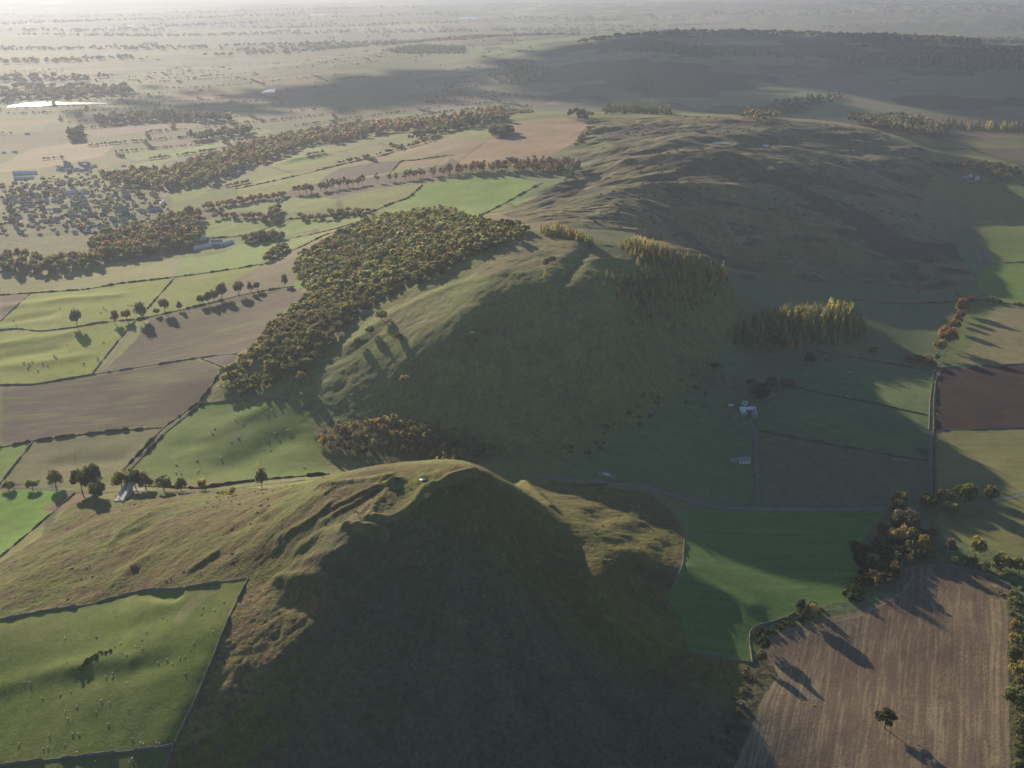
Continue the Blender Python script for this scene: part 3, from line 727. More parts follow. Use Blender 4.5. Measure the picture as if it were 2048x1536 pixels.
def crown_spire(g, tiers, per, w=.30, leaf=.085, ragged=.25):
    """unit conifer, height 1: whorls of drooping sprays that shorten towards the tip"""
    vs, ts = [], []
    for k in range(tiers):
        f = (k + g.uniform(-.3, .3)) / tiers; z = .10 + .90 * f; r = w * (1 - f) ** .85 + .012
        m = max(5, int(per * (1 - .75 * f)))
        a = g.uniform(0, 2 * np.pi, m); rr_ = r * g.uniform(.25, 1.0 + ragged, m)
        p = np.stack([np.cos(a) * rr_, np.sin(a) * rr_, z - .22 * rr_ + g.normal(size=m) * .012], 1)
        n_ = np.stack([np.cos(a) * .5, np.sin(a) * .5, np.full(m, .35)], 1) * 1.3 + .35 * g.normal(size=(m, 3)); n_ /= np.linalg.norm(n_, axis=1, keepdims=True)
        vs.append(quads_at(p, n_, leaf * g.uniform(.7, 1.4, m) * (1 - .4 * f), g)); ts.append(np.repeat(g.uniform(.75, 1.25, (m, 1)) * np.ones(3), 4, 0))
    return np.concatenate(vs), np.concatenate(ts)
def tube(pts, rads, seg=6):
    vs, fs = [], []
    pts = np.asarray(pts, float)
    for k, p in enumerate(pts):
        d = pts[min(k + 1, len(pts) - 1)] - pts[max(k - 1, 0)]; d /= np.linalg.norm(d) + 1e-9
        a = np.cross(d, (0.31, .95, .05)); a /= np.linalg.norm(a); b = np.cross(d, a)
        for s in range(seg):
            t = 2 * math.pi * s / seg; vs.append(p + rads[k] * (a * math.cos(t) + b * math.sin(t)))
    for k in range(len(pts) - 1):
        for s in range(seg):
            fs.append((k * seg + s, k * seg + (s + 1) % seg, (k + 1) * seg + (s + 1) % seg, (k + 1) * seg + s))
    return np.array(vs), np.array(fs)
def join(parts):
    vs, fs, o = [], [], 0
    for v, f in parts: vs.append(v); fs.append(np.asarray(f) + o); o += len(v)
    return np.concatenate(vs), np.concatenate(fs)
def trunk_broad(g):
    ps = [tube([(0, 0, -.12), (.01, .01, .25), (.02, -.01, .62), (.03, .02, 1.0)], [.085, .062, .045, .015])]
    for k in range(5):
        a = g.uniform(0, 6.28); z = g.uniform(.35, .7); l = g.uniform(.35, .6)
        ps.append(tube([(0, 0, z), (math.cos(a) * l * .5, math.sin(a) * l * .5, z + .22), (math.cos(a) * l, math.sin(a) * l, z + .42)], [.034, .022, .007], 5))
    return join(ps)
def trunk_spire(g):
    ps = [tube([(0, 0, -.06), (0, 0, .4), (0, 0, .97)], [.020, .013, .003], 5)]
    for k in range(6):
        a = g.uniform(0, 6.28); z = .06 + .05 * k; ps.append(tube([(0, 0, z), (math.cos(a) * .12, math.sin(a) * .12, z - .01)], [.004, .001], 4))
    return join(ps)
def q_faces(v): return np.arange(len(v)).reshape(-1, 4)
def crown_me(name, v, t, mat=None):
    me = fast_mesh(name, v, q_faces(v), mats=[mat or M_LEAF], smooth=False); add_col(me, 'tint', t); return me
def tree_me(name, cv, ct, tv, tf):
    """crown and trunk in one mesh, for trees too small in the picture to show parts"""
    v = np.concatenate([cv, tv]); f = np.concatenate([q_faces(cv), tf + len(cv)])
    me = fast_mesh(name, v, f, mats=[M_LEAF, M_BARK], smooth=False)
    mi = np.zeros(len(f), np.int32); mi[len(cv) // 4:] = 1; me.polygons.foreach_set('material_index', mi)
    add_col(me, 'tint', np.concatenate([ct, np.ones((len(tv), 3))])); return me
g = np.random.default_rng(21)
# broad: unit = crown radius; trunk below. crown centre lifted so that the tree stands 1.85 units tall on average
def broad_unit(clumps, per, leaf, lift=.45, flat=.85):
    cv, ct = crown_broad(g, clumps, per, flat, leaf); cv[:, 2] += lift
    tv, tf = trunk_broad(g); tv = tv * (1, 1, 1.15 + lift * .3)
    return cv, ct, tv, tf
SMALL_BROAD = [tree_me('broadleaf_tree', *broad_unit(13, 24, .27)) for _ in range(6)]
SMALL_TALL = []
for _ in range(5):
    cv, ct, tv, tf = broad_unit(14, 26, .24, .9, 1.45); SMALL_TALL.append(tree_me('birch_tree', cv, ct, tv * (1, 1, 1.5), tf))
def spire_unit(t, p, w, leaf):
    cv, ct = crown_spire(g, t, p, w, leaf); tv, tf = trunk_spire(g); return cv, ct, tv, tf
SMALL_SPIRE = [tree_me('larch_tree', *spire_unit(15, 22, .23, .09)) for _ in range(5)]
BIG_BROAD = []
for _ in range(6):
    cv, ct, tv, tf = broad_unit(34, 46, .16); BIG_BROAD.append((crown_me('crown', cv, ct), fast_mesh('trunk', tv, tf, mats=[M_BARK])))
def bush_unit(clumps, per, leaf):
    cv, ct = crown_broad(g, clumps, per, .7, leaf); cv[:, 2] = np.maximum(cv[:, 2] - .25, -.08); return cv, ct
BUSH = [crown_me('shrub', *bush_unit(10, 26, .3)) for _ in range(4)]
LUMP = [bush_unit(9, 16, .36) for _ in range(5)]
MASS_BROAD = [broad_unit(9, 14, .38)[:2] for _ in range(6)]
MASS_SPIRE = [crown_spire(g, 9, 14, .22, .13) for _ in range(4)]
FAR_SPIRE = [crown_spire(g, 5, 9, .30, .22) for _ in range(4)]
FAR_BROAD = [broad_unit(5, 7, .62)[:2] for _ in range(5)]
PINE_CROWN = None

def depth_of(p): return p[1] * CP + (H - p[2]) * SP
def vary(c, a=.14):
    k = 1 + a * rng.normal(); w_ = a * .6 * rng.normal()
    return (max(.01, c[0] * k * (1 + w_)), max(.01, c[1] * k), max(.008, c[2] * k * (1 - w_)), 1)
def plant(me, name, p, scale, col, label, cat, group):
    o = link(name, me); o.location = p; o.rotation_euler = (0, 0, rng.uniform(0, 6.28)); o.scale = scale
    o.color = vary(col); tag(o, label, cat, group); return o
def scatter(px, spacing, jitter=.8, step=14):
    """even but irregular points on the ground inside a photo outline"""
    L = poly_world(px, step); lo, hi = L.min(0), L.max(0)
    gx, gy = np.meshgrid(np.arange(lo[0], hi[0], spacing), np.arange(lo[1], hi[1], spacing * .9))
    gx[::2] += spacing / 2
    gx = gx.ravel() + rng.uniform(-.5, .5, gx.size) * spacing * jitter; gy = gy.ravel() + rng.uniform(-.5, .5, gy.size) * spacing * jitter
    m = inside(gx, gy, L); gx, gy = gx[m], gy[m]
    return np.stack([gx, gy, zat(gx, gy)], 1)
def mass(name, label, cat, pts, protos, rmin, rmax, cols, hscale=1.0, group=None):
    """many far trees as one mass"""
    vs, ts = [], []
    for p in pts:
        v, t = protos[rng.integers(len(protos))]; a = rng.uniform(0, 6.28); s = rng.uniform(rmin, rmax); hs = s * hscale * rng.uniform(.85, 1.2)
        ca_, sa_ = math.cos(a), math.sin(a)
        vs.append(np.stack([(v[:, 0] * ca_ - v[:, 1] * sa_) * s + p[0], (v[:, 0] * sa_ + v[:, 1] * ca_) * s + p[1], v[:, 2] * hs + p[2]], 1))
        ts.append(1.15 * t * np.array(vary(cols[rng.integers(len(cols))], .16)[:3]))
    v = np.concatenate(vs); me = fast_mesh(name, v, q_faces(v), mats=[M_LEAFMASS], smooth=False); add_col(me, 'tint', np.concatenate(ts))
    return tag(link(name, me), label, cat, group, 'stuff')
def shadow_free(pts): return pts

# ------------------------------------------------------------------ woods
def ragged(pts, px, w_, gap):
    """thin the edge of a wood so that it is not a clean line"""
    L = poly_world(px); d = dist_line(pts[:, 0], pts[:, 1], np.concatenate([L, L[:1]]))
    k = (d > w_ * (.55 + .9 * fbm(pts[:, 0], pts[:, 1], 30, 2, 61))) & (fbm(pts[:, 0], pts[:, 1], 22, 3, 63) < gap)
    return pts[k], d[k]
def wood(px, spacing, name, label, cat, group, meshes, cols, rmin, rmax, hmul, cap, stuff_label, protos, seedless=None, mass_h=None):
    pts, ed_ = ragged(scatter(px, spacing), px, spacing * (.4 if spacing > 9.6 else .25), .8 if spacing > 9.6 else 1.2)
    if name == 'birch_tree': k_ = pts[:, 1] > 830; pts = pts[k_]; ed_ = ed_[k_]
    o_ = np.argsort(pts[:, 1]); pts = pts[o_]; ed_ = ed_[o_]
    for p, e_ in zip(pts[:cap], ed_):
        s = (rmin + (rmax - rmin) * rng.uniform() ** 1.3) * (.72 + .28 * min(1, e_ / 25)); hs = s * hmul * rng.uniform(.85, 1.2)
        plant(meshes[rng.integers(len(meshes))], name, p, (s, s * rng.uniform(.85, 1.15), hs), cols[rng.integers(len(cols))], label, cat, group)
    if len(pts) > cap:
        mass('woodland', stuff_label, 'wood', pts[cap:], protos, rmin, rmax, cols, hmul)
    return len(pts)
OAKP = [(436,790),(448,752),(486,708),(520,674),(562,636),(598,608),(632,596),(600,574),(590,548),(602,512),(640,492),(690,466),(740,444),(800,434),(850,424),(900,424),(960,444),(1040,458),(1062,464),(1010,492),(960,512),(900,538),(850,562),(800,582),(760,604),(728,622),(704,658),(676,682),(655,712),(620,742),(580,762),(530,782),(480,796)]
print('oak wood', wood(OAKP, 10.0, 'oak_tree', 'rounded olive autumn tree in the oak wood on the middle hill', 'tree', 'trees of the oak wood on the middle hill', SMALL_BROAD, [OAK, OAK, MIDGREEN, OAK, (.25,.225,.085), (.20,.17,.08), (.19,.19,.07), OAK, MIDGREEN], 3.8, 8.0, .86, 290, 'upper part of the oak wood running to the middle hilltop', MASS_BROAD))
LARCHP = [(1236,496),(1262,478),(1330,498),(1400,518),(1452,538),(1458,580),(1420,612),(1350,640),(1300,652),(1262,628),(1225,596),(1235,560),(1300,540)]
print('larch', wood(LARCHP, 7.0, 'larch_tree', 'slender golden larch in the plantation along the middle hilltop', 'tree', 'larches along the middle hilltop', SMALL_SPIRE, [LARCH, LARCH, (.30,.26,.085), GOLD, (.24,.22,.08), (.20,.20,.075)], 8, 13, 1.0, 290, 'far side of the hilltop larch plantation', MASS_SPIRE))
print('larch2', wood([(1078,464),(1108,456),(1150,470),(1190,488),(1186,496),(1140,480),(1090,472)], 7.0, 'larch_tree', 'golden larch in the short row left of the hilltop gap', 'tree', 'larches left of the hilltop gap', SMALL_SPIRE, [LARCH, GOLD, LARCH], 12, 17, 1.0, 60, 'x', MASS_SPIRE))
print('plant', wood([(1458,668),(1500,644),(1550,627),(1600,620),(1690,622),(1728,640),(1738,668),(1700,692),(1620,694),(1560,704),(1500,704),(1468,694)], 8.0, 'spruce_tree', 'pointed green-gold conifer in the plantation on the valley floor', 'tree', 'conifers of the valley floor plantation', SMALL_SPIRE, [(.26,.24,.07), LARCH, (.17,.18,.06), (.32,.29,.08)], 14, 21, 1.0, 220, 'far part of the conifer plantation on the valley floor', MASS_SPIRE))
print('birch', wood([(630,886),(642,866),(690,854),(760,842),(830,846),(880,860),(940,876),(1000,895),(1012,916),(940,922),(860,920),(760,916),(700,914),(640,905)], 6.4, 'birch_tree', 'slender golden birch in the wood behind the near hill', 'tree', 'birches behind the near hill', SMALL_TALL, [BIRCH, GOLD, BIRCH, (.26,.22,.09), (.20,.18,.08)], 2.4, 4.4, 1.25, 260, 'rear of the birch wood behind the near hill', MASS_BROAD))

# ------------------------------------------------------------------ single trees: photo foot point, height and width in photo pixels
def px_size(p, hpx, wpx):
    dp = depth_of(p); dep = math.atan2(H - p[2], math.hypot(p[0], p[1]))
    return hpx * dp / F / math.cos(dep), wpx * dp / F
NB = [0]
def big_tree(u, v, hpx, wpx, col, label, group=None, name='broadleaf_tree'):
    p = pick(u, v)[0]; h, w_ = px_size(p, hpx, wpx)
    r = w_ / 2 / .92; hs = h / 1.75
    t = bpy.data.objects.new(name, None); COL.objects.link(t); t.location = p; tag(t, label, 'tree', group); t.empty_display_size = 1
    cm, tm = BIG_BROAD[NB[0] % len(BIG_BROAD)]; NB[0] += 1
    c = link('crown', cm, t); k = link('trunk', tm, t)
    a = rng.uniform(0, 6.28)
    for o in (c, k): o.scale = (r, r, hs); o.rotation_euler = (0, 0, a)
    c.color = vary(col, .08); return t
G1 = 'hedgerow trees between the brown stubble and the cattle pasture'
for a in [
 (155,654,33,21,BROWN,'dark round tree alone on the hedge between the two green pastures'),
 (230,646,24,15,BROWN,'smaller dark tree right of the lone round one, same hedge'),
 (254,641,21,18,OAK,'low pair-like bushy tree just left of the big corner tree'),
 (283,639,32,22,BROWN,'largest dark tree, at the corner where the farm tracks meet'),
 (330,626,29,19,BROWN,'round brown tree right of the corner tree, small bushes at its left'),
 (359,620,16,12,OAK,'small pale tree standing apart in the middle of the hedge'),
 (400,611,20,13,BROWN,'thin tree at the left end of the close group on the hedge'),
 (417,608,24,15,OAK,'feathery tree second in the close group on the hedge'),
 (428,604,24,16,OAK,'feathery tree in the middle of the close group on the hedge'),
 (444,597,29,22,BROWN,'full round tree at the right end of the close group'),
 (478,591,28,22,BROWN,'dark mushroom-shaped tree standing right of the close group'),
 (501,585,20,11,BARE,'pale thin-crowned tree right of the mushroom-shaped one'),
 (515,581,16,13,BROWN,'small round tree next to the pale thin-crowned tree'),
 (569,572,22,13,BARE,'bare pale tree at the wood end of the hedge'),
 (313,630,13,12,OAK,'bush-sized tree just right of the corner tree'),
]: big_tree(*a, group=G1)
for a in [
 (112,974,32,28,OAK,'loose pale tree by the road at the field corner, far left'),
 (65,977,16,25,OAK,'low tree by the road beside the vivid green field'),
 (18,978,14,24,OAK,'low tree by the road at the left edge'),
 (165,987,46,37,MIDGREEN,'left tree of the dark roadside trio, broad crown'),
 (191,988,58,36,DKGREEN,'tallest tree of the dark roadside trio'),
 (198,1003,40,28,MIDGREEN,'front tree of the dark roadside trio'),
 (244,980,36,30,OAK,'olive roadside tree just left of the dark pair'),
 (272,980,38,32,DKGREEN,'dark roadside tree behind the concrete yard'),
 (292,980,32,28,BROWN,'brownish tree at the right of the dark roadside pair'),
 (328,981,28,30,OAK,'wide olive tree on the roadside hedge'),
 (362,981,24,22,OAK,'smaller olive tree on the roadside hedge'),
 (405,981,22,17,GOLD,'small rounded yellow tree on the roadside hedge'),
 (524,976,38,21,OAK,'upright dark tree alone on the road below the sheep pasture'),
 (466,990,15,13,LIME,'bright yellow shrubby tree beside the road'),
]: big_tree(*a, group='trees along the road at the foot of the near hill')
G2 = 'row of red-brown trees at the right'
for a in [
 (1925,627,27,27,(.30,.19,.08),'topmost tree of the red-brown row, tan crown'),
 (1922,640,18,18,RUST,'reddest small tree, second from the top of the row'),
 (1913,648,17,17,RUST,'small red tree in the middle of the row'),
 (1908,662,22,22,RUST,'round red tree just above the large tan one'),
 (1892,692,35,34,(.27,.165,.075),'largest tree of the row, wide tan-red crown'),
 (1878,708,29,23,GOLD,'golden tree at the lower end of the row'),
 (1873,720,12,12,OAK,'small tree at the foot of the golden tree'),
]: big_tree(*a, group=G2)
for a in [
 (1852,727,14,23,RUST,'low rust tree right in the clump on the wall corner'),(1836,724,13,20,RUST,'low rust tree in the middle of the clump on the wall corner'),
 (1818,722,11,17,BROWN,'low brown tree at the left of the clump on the wall corner'),(1864,732,9,18,BROWN,'smallest low tree at the wall corner, field gate below'),
 (1746,704,9,19,RUST,'small rust tree alone between plantation and wall corner'),(1838,586,9,10,GOLD,'small golden tree on the moor-foot hedge, left one'),
 (1915,592,11,13,GOLD,'small golden tree above the red-brown row'),(1939,605,13,20,RUST,'rust tree just right of the golden one, moor foot'),
 (1984,603,10,18,OAK,'wide low tree on the hedge under the bright green field'),(1999,607,8,9,OAK,'little tree right of the wide low one'),(2040,614,9,14,BROWN,'brown tree on that hedge at the right edge'),
]: big_tree(*a)
G3 = 'hedgerow trees round the large brown field'
for a in [
 (1793,1032,30,27,OAK,'olive tree at the lane end, left of the tree belt'),(1812,1064,38,52,BROWN,'broad brown tree in the middle of the tree belt'),
 (1786,1086,27,30,(.34,.28,.09),'pale-topped tree, left of the golden row in the tree belt'),(1803,1088,32,30,GOLD,'golden-topped tree in the middle of the belt row'),(1824,1090,30,28,(.34,.28,.09),'pale-topped tree, right of the golden row in the tree belt'),
 (1820,1106,26,23,OAK,'olive tree below the pale-topped row'),(1846,1108,33,28,(.38,.32,.09),'bright golden-green tree at the right of the belt'),(1836,1112,20,20,OAK,'low olive tree beside the bright golden-green one'),
 (1900,1110,32,20,BARE,'thin bare pale tree above the brown field'),(1951,1114,38,29,(.34,.29,.09),'golden-olive tree right of the bare pale tree'),
 (2002,1140,32,29,(.30,.27,.085),'olive tree at the top right corner of the brown field'),(2038,1148,32,27,OAK,'olive tree at the right edge near the field corner'),(2022,1140,22,20,GOLD,'small gold tree between the two corner trees'),
 (1899,1022,19,29,(.33,.29,.095),'low gold tree in the rough pale grass'),(1799,1016,32,28,OAK,'tree at the road end, leftmost of the roadside group'),(1853,1017,28,33,MIDGREEN,'dark green tree second in the roadside group'),
 (1888,1010,27,33,OAK,'olive tree third in the roadside group'),(1930,1007,38,42,MIDGREEN,'largest tree of the roadside group, full green crown'),(1981,1002,27,27,OAK,'rounded tree at the right end of the roadside group'),
 (1621,1238,25,32,GOLD,'bright golden tree on the brown field corner'),(1601,1230,27,26,DKGREEN,'dark green tree behind the bright golden one'),(1624,1218,14,15,DKGREEN,'small dark bush-tree over the golden tree'),
 (1779,1163,17,11,MIDGREEN,'small upright green tree at the belt foot'),(1517,1280,24,24,DKGREEN,'dark tree at the field corner by the rough hill foot'),(1527,1300,26,24,DKGREEN,'second dark tree below the field corner'),(1522,1325,22,20,BROWN,'lowest dark tree below the field corner'),
]: big_tree(*a, group=G3)
G4 = 'trees along the right-hand edge of the large brown field'
for a in [
 (2022,1198,16,15,OAK,'topmost little tree of the right edge line'),(2024,1214,19,18,(.29,.28,.09),'pale olive tree second in the right edge line'),
 (2026,1270,29,15,GOLD,'narrow golden tree in the right edge line'),(2025,1294,27,20,GOLD,'rounded golden tree in the right edge line'),
 (2028,1324,27,26,MIDGREEN,'dark green tree below the golden pair, right edge line'),(2025,1353,23,23,LIME,'round yellow-green tree in the right edge line'),
 (2045,1352,29,20,GOLD,'gold tree cut by the picture edge'),(2032,1418,40,45,MIDGREEN,'largest green tree of the right edge line'),(2042,1486,31,26,DKGREEN,'dark tree low in the right edge line'),(2046,1520,26,22,DKGREEN,'lowest dark tree in the right edge line'),
]: big_tree(*a, group=G4)
for a in [
 (1519,798,26,40,(.075,.058,.042),'dark brown tree overhanging the shaded farm'),(1502,774,15,19,BROWN,'small dark tree above the shaded farm'),(1540,772,15,25,BROWN,'wide dark tree right of the shaded farm, on the wall'),
 (1573,775,15,28,BROWN,'dark bushy tree where two walls meet above the farm'),(1618,728,21,21,(.05,.05,.035),'dark tree at the top end of the wall'),(1430,738,13,17,DKGREEN,'dark tree alone on the slope left of the farm'),
 (603,764,19,19,GOLD,'golden tree alone below the oak wood edge'),(811,767,15,17,GOLD,'golden tree catching the light alone on the shaded slope'),(946,673,10,13,GOLD,'left of three small golden trees on the shaded slope'),
 (977,669,7,13,RUST,'right of three small golden trees on the shaded slope'),(953,683,7,10,OAK,'lowest of three small golden trees on the shaded slope'),(964,610,5,9,OAK,'tiny pale tree high on the shaded slope'),(796,678,11,22,RUST,'rust tree at the edge of the lit slope'),
 (718,690,14,16,OAK,'olive tree in front of the oak wood on the lit slope'),(742,668,16,18,OAK,'second olive tree on the lit slope'),(764,640,18,22,OAK,'third olive tree, close to the oak wood'),
 (1092,535,18,14,BROWN,'brown tree left of the hilltop hollow'),(1104,528,16,14,BROWN,'brown tree nearest the hilltop hollow'),
]: big_tree(*a)
# small larches standing apart on the middle hilltop
for u, v, hpx in ((1224,560,18),(1213,552,14),(1207,570,10),(1275,532,20),(1284,520,20),(1262,545,9),(1244,540,10),(1090,552,14),(1320,520,22),(1270,650,18),(1288,652,20),(1306,655,20),(1256,640,16),(1330,660,16),(1350,655,18)):
    p = pick(u, v)[0]; h, _w = px_size(p, hpx, 8)
    plant(SMALL_SPIRE[rng.integers(5)], 'larch_tree', p, (h, h, h), LARCH, 'small larch standing apart from the hilltop plantation', 'tree', 'larches standing apart on the middle hill')
# lone pine in the brown field: bent trunk, flat open layers
def pine():
    gg = np.random.default_rng(5); vs, ts = [], []
    p = pick(1769, 1456)[0]; h, w_ = px_size(p, 34, 36)
    t = bpy.data.objects.new('pine_tree', None); COL.objects.link(t); t.location = p
    tag(t, 'lone dark pine with flat spreading layers in the brown stubble', 'tree')
    ps = [tube([(0, 0, -.4), (.15, 0, h * .3), (-.2, .1, h * .62), (.1, 0, h * .93)], [.42, .34, .24, .08], 8)]
    lay = [(-.30,.52,.30),(.28,.58,.34),(.02,.74,.36),(-.24,.84,.28),(.22,.86,.30),(0,.98,.26),(-.40,.66,.22),(.42,.70,.22),(.1,.45,.22)]
    for dx, f, r in lay:
        c = np.array([dx * w_ * .9, gg.uniform(-.25, .25) * w_, f * h]); ps.append(tube([(0, 0, c[2] - 1.6), c * (.5, .5, 1) - (0, 0, .8), c - (0, 0, .3)], [.14, .1, .03], 5))
        k = 150; a = gg.uniform(0, 6.28, k); q = np.sqrt(gg.uniform(0, 1, k)) * r * w_ * .9
        cen = np.stack([c[0] + np.cos(a) * q, c[1] + np.sin(a) * q, c[2] + gg.normal(size=k) * .45 - .12 * q], 1)
        n_ = gg.normal(size=(k, 3)) * .6 + (0, 0, .8); n_ /= np.linalg.norm(n_, axis=1, keepdims=True)
        vs.append(quads_at(cen, n_, gg.uniform(.5, 1.0, k), gg)); ts.append(np.repeat(gg.uniform(.7, 1.3, (k, 1)) * np.ones(3), 4, 0))
    tv, tf = join(ps); link('trunk', fast_mesh('trunk', tv, tf, mats=[M_BARK]), t)
    c = link('crown', crown_me('crown', np.concatenate(vs), np.concatenate(ts)), t); c.color = (.065, .085, .036, 1)
pine()

# shrubs
def shrubs(line, spacing, rpx, col, label, group, name='shrub', jit=2.0):
    L = line_world(line, 6, 2); d = resample(L, spacing)
    for q in d:
        x, y = q + rng.normal(size=2) * jit; p = (x, y, float(zat(x, y))); r = rpx * depth_of(p) / F * rng.uniform(.75, 1.3)
        plant(BUSH[rng.integers(4)], name, p, (r, r, r * rng.uniform(.8, 1.15)), col, label, 'shrub', group)
shrubs([(1712,1092),(1716,1110),(1724,1130),(1738,1148),(1732,1162),(1712,1178),(1692,1196)], 3.2, 13, DKGREEN, 'dark green rounded shrub in the thicket edging the deep green field', 'thicket edging the deep green field')
shrubs([(1640,1222),(1600,1238),(1560,1256),(1525,1268)], 4.0, 6, DKGREEN, 'low dark shrub on the bank between green and brown fields', 'shrubs on the bank between green and brown fields')
shrubs([(438,986),(452,988),(462,988)], 2.5, 5, LIME, 'low bright yellow bush beside the road', 'yellow bushes beside the road', jit=.8)
shrubs([(1496,1340),(1490,1375),(1480,1410),(1462,1450),(1450,1490)], 6, 6, BROWN, 'dark scrub bush at the near hill foot by the brown field', 'scrub at the near hill foot', jit=3)
shrubs([(2036,1180),(2038,1300),(2040,1420),(2040,1530)], 6, 6, OAK, 'small bush under the right edge line of trees', 'bushes under the right edge line of trees', jit=2)
for px, n_, rp, lab, grp in (
   ([(1280,790),(1330,770),(1450,720),(1480,760),(1400,800),(1300,840),(1200,900),(1120,930),(1100,900),(1200,850)], 13, 5, 'dark scrub bush on the shaded foot of the middle hill', 'scrub on the shaded foot of the middle hill'),):
    for p in scatter(px, n_, 1.0):
        if rng.uniform() < .5: continue
        r = rp * depth_of(p) / F * rng.uniform(.5, 1.4)
        plant(BUSH[rng.integers(4)], 'shrub', p, (r, r, r), BROWN if rng.uniform() < .6 else DKGREEN, lab, 'shrub', grp)

# belts and woods farther off, each tree that can be told apart on its own, the rest as masses
def belt(px, spacing, name, label, group, meshes, cols, rmin, rmax, hmul=1.0, cap=999):
    pts = scatter(px, spacing, .9, 8)
    for p in pts[:cap]:
        s = rng.uniform(rmin, rmax); plant(meshes[rng.integers(len(meshes))], name, p, (s, s, s * hmul * rng.uniform(.85, 1.2)), cols[rng.integers(len(cols))], label, 'tree', group)
    return len(pts)
n_ = 0
n_ += belt([(578,386),(620,372),(680,362),(760,352),(860,344),(960,338),(1050,333),(1130,330),(1162,344),(1120,352),(1050,347),(960,347),(860,357),(760,366),(680,379),(600,392)], 13, 'beech_tree', 'tall tree in the long beech belt above the lush field', 'tall trees of the long beech belt', SMALL_TALL, [(.23,.16,.09), (.17,.14,.075), OAK, RUST], 4.6, 6.8, 1.05, 150)
n_ += belt([(398,416),(470,406),(560,390),(572,392),(572,396),(470,412),(400,422)], 12, 'beech_tree', 'red-brown tree in the avenue below the village fields', 'red-brown avenue trees', SMALL_BROAD, [RUST, (.27,.16,.08), RUST], 4.4, 5.8, 1.15, 60)
n_ += belt([(408,438),(460,432),(500,433),(550,440),(548,447),(500,440),(440,438)], 12, 'hedgerow_tree', 'dark hedgerow tree above the bright green field by the village', 'hedgerow trees above the bright green field', SMALL_BROAD, [BROWN, OAK, DKGREEN], 4, 7, 1.0, 40)
n_ += belt([(536,424),(556,400),(560,404),(556,432),(560,448),(548,450)], 11, 'hedgerow_tree', 'tree in the clump where the field hedges cross', 'trees where the field hedges cross', SMALL_BROAD, [BROWN, OAK], 4, 7, 1.1, 20)
n_ += belt([(486,482),(500,472),(540,470),(566,472),(568,480),(530,486),(490,492)], 11, 'hedgerow_tree', 'dark tree in the clump right of the farm sheds', 'dark trees right of the farm sheds', SMALL_BROAD, [DKGREEN, BROWN], 5, 8, 1.1, 30)
n_ += belt([(526,522),(545,508),(572,494),(576,500),(552,516),(530,528)], 10, 'hedgerow_tree', 'dark tree on the hedge under the bright field by the sheds', 'hedge trees at the foot of the grey-tan slope', SMALL_BROAD, [BROWN, OAK], 4, 6.5, 1.1, 20)
n_ += belt([(595,438),(640,434),(700,424),(742,424),(742,430),(660,440),(600,444)], 14, 'hedgerow_tree', 'round tree on the hedge left of the oak wood', 'hedge trees left of the oak wood', SMALL_BROAD, [BROWN, OAK, RUST], 4, 7, 1.0, 30)
n_ += belt([(976,274),(990,264),(1020,262),(1028,270),(1000,276)], 13, 'broadleaf_tree', 'tree in the round clump standing in the large tan field', 'round clump of trees in the large tan field', SMALL_BROAD, [(.09,.075,.045), BROWN], 6, 9, 1.3, 30)
n_ += belt([(1750,1062),(1790,1046),(1850,1064),(1878,1100),(1862,1122),(1800,1132),(1782,1168),(1752,1178),(1734,1120)], 9, 'broadleaf_tree', 'shaded brown-green tree in the thick of the belt by the brown field', 'shaded trees in the thick of the belt by the brown field', SMALL_BROAD, [BROWN, DKGREEN, OAK], 4, 6, 1.0, 80)
n_ += belt([(1880,1126),(1960,1128),(2010,1150),(2004,1160),(1960,1140),(1890,1134)], 8, 'hedgerow_tree', 'low tree on the hedge along the top of the brown field', 'low trees along the top of the brown field', SMALL_BROAD, [BROWN, DKGREEN, OAK], 2.5, 4.5, 1.0, 40)
n_ += belt([(1868,330),(1900,334),(1940,326),(1990,330),(2048,345),(2048,362),(2000,362),(1972,356),(1930,340),(1890,345)], 16, 'broadleaf_tree', 'brown tree on the knoll around the red-roofed farm', 'trees on the knoll around the red-roofed farm', SMALL_BROAD, [BROWN, RUST, OAK, DKGREEN], 5, 9, 1.1, 70)
n_ += belt([(1870,258),(1900,246),(1960,248),(2048,252),(2110,256),(2110,266),(2048,264),(1960,260)], 16, 'conifer_tree', 'dark conifer in the jagged line at the right skyline of the valley', 'jagged line of dark conifers', SMALL_SPIRE, [DKGREEN, (.05,.06,.03), LARCH], 18, 28, 1.0, 80)
print('belts', n_)
VILL = [OAK, OAK, (.24,.165,.09), BROWN, MIDGREEN, (.26,.21,.09)]
VW = [(185,505),(188,476),(250,466),(330,446),(400,426),(404,470),(386,498),(300,512),(230,522)]
belt(VW, 17, 'village_tree', 'autumn tree in the wood between village and bright green fields', 'trees of the village wood', SMALL_BROAD, VILL, 6, 9.5, 1.25, 200)
belt([(0,546),(0,516),(60,520),(110,520),(190,512),(235,518),(205,530),(110,548)], 17, 'village_tree', 'tree in the belt along the olive field at the left', 'trees along the olive field', SMALL_BROAD, VILL, 6, 9, 1.25, 60)
pts = scatter([(0,378),(60,362),(200,345),(330,372),(332,420),(250,452),(200,462),(60,474),(0,476)], 33)
mass('garden_trees', 'autumn trees filling the gardens between the village houses', 'trees', pts, MASS_BROAD, 3.5, 6.5, VILL, 1.15)
pts = scatter([(200,352),(330,345),(420,318),(480,298),(560,277),(640,264),(740,250),(762,258),(700,276),(620,290),(560,315),(505,334),(470,345),(420,368),(340,378),(250,372)], 19)
mass('woodland', 'long autumn wood winding behind the village', 'wood', pts, MASS_BROAD, 6, 10, VILL, 1.2)
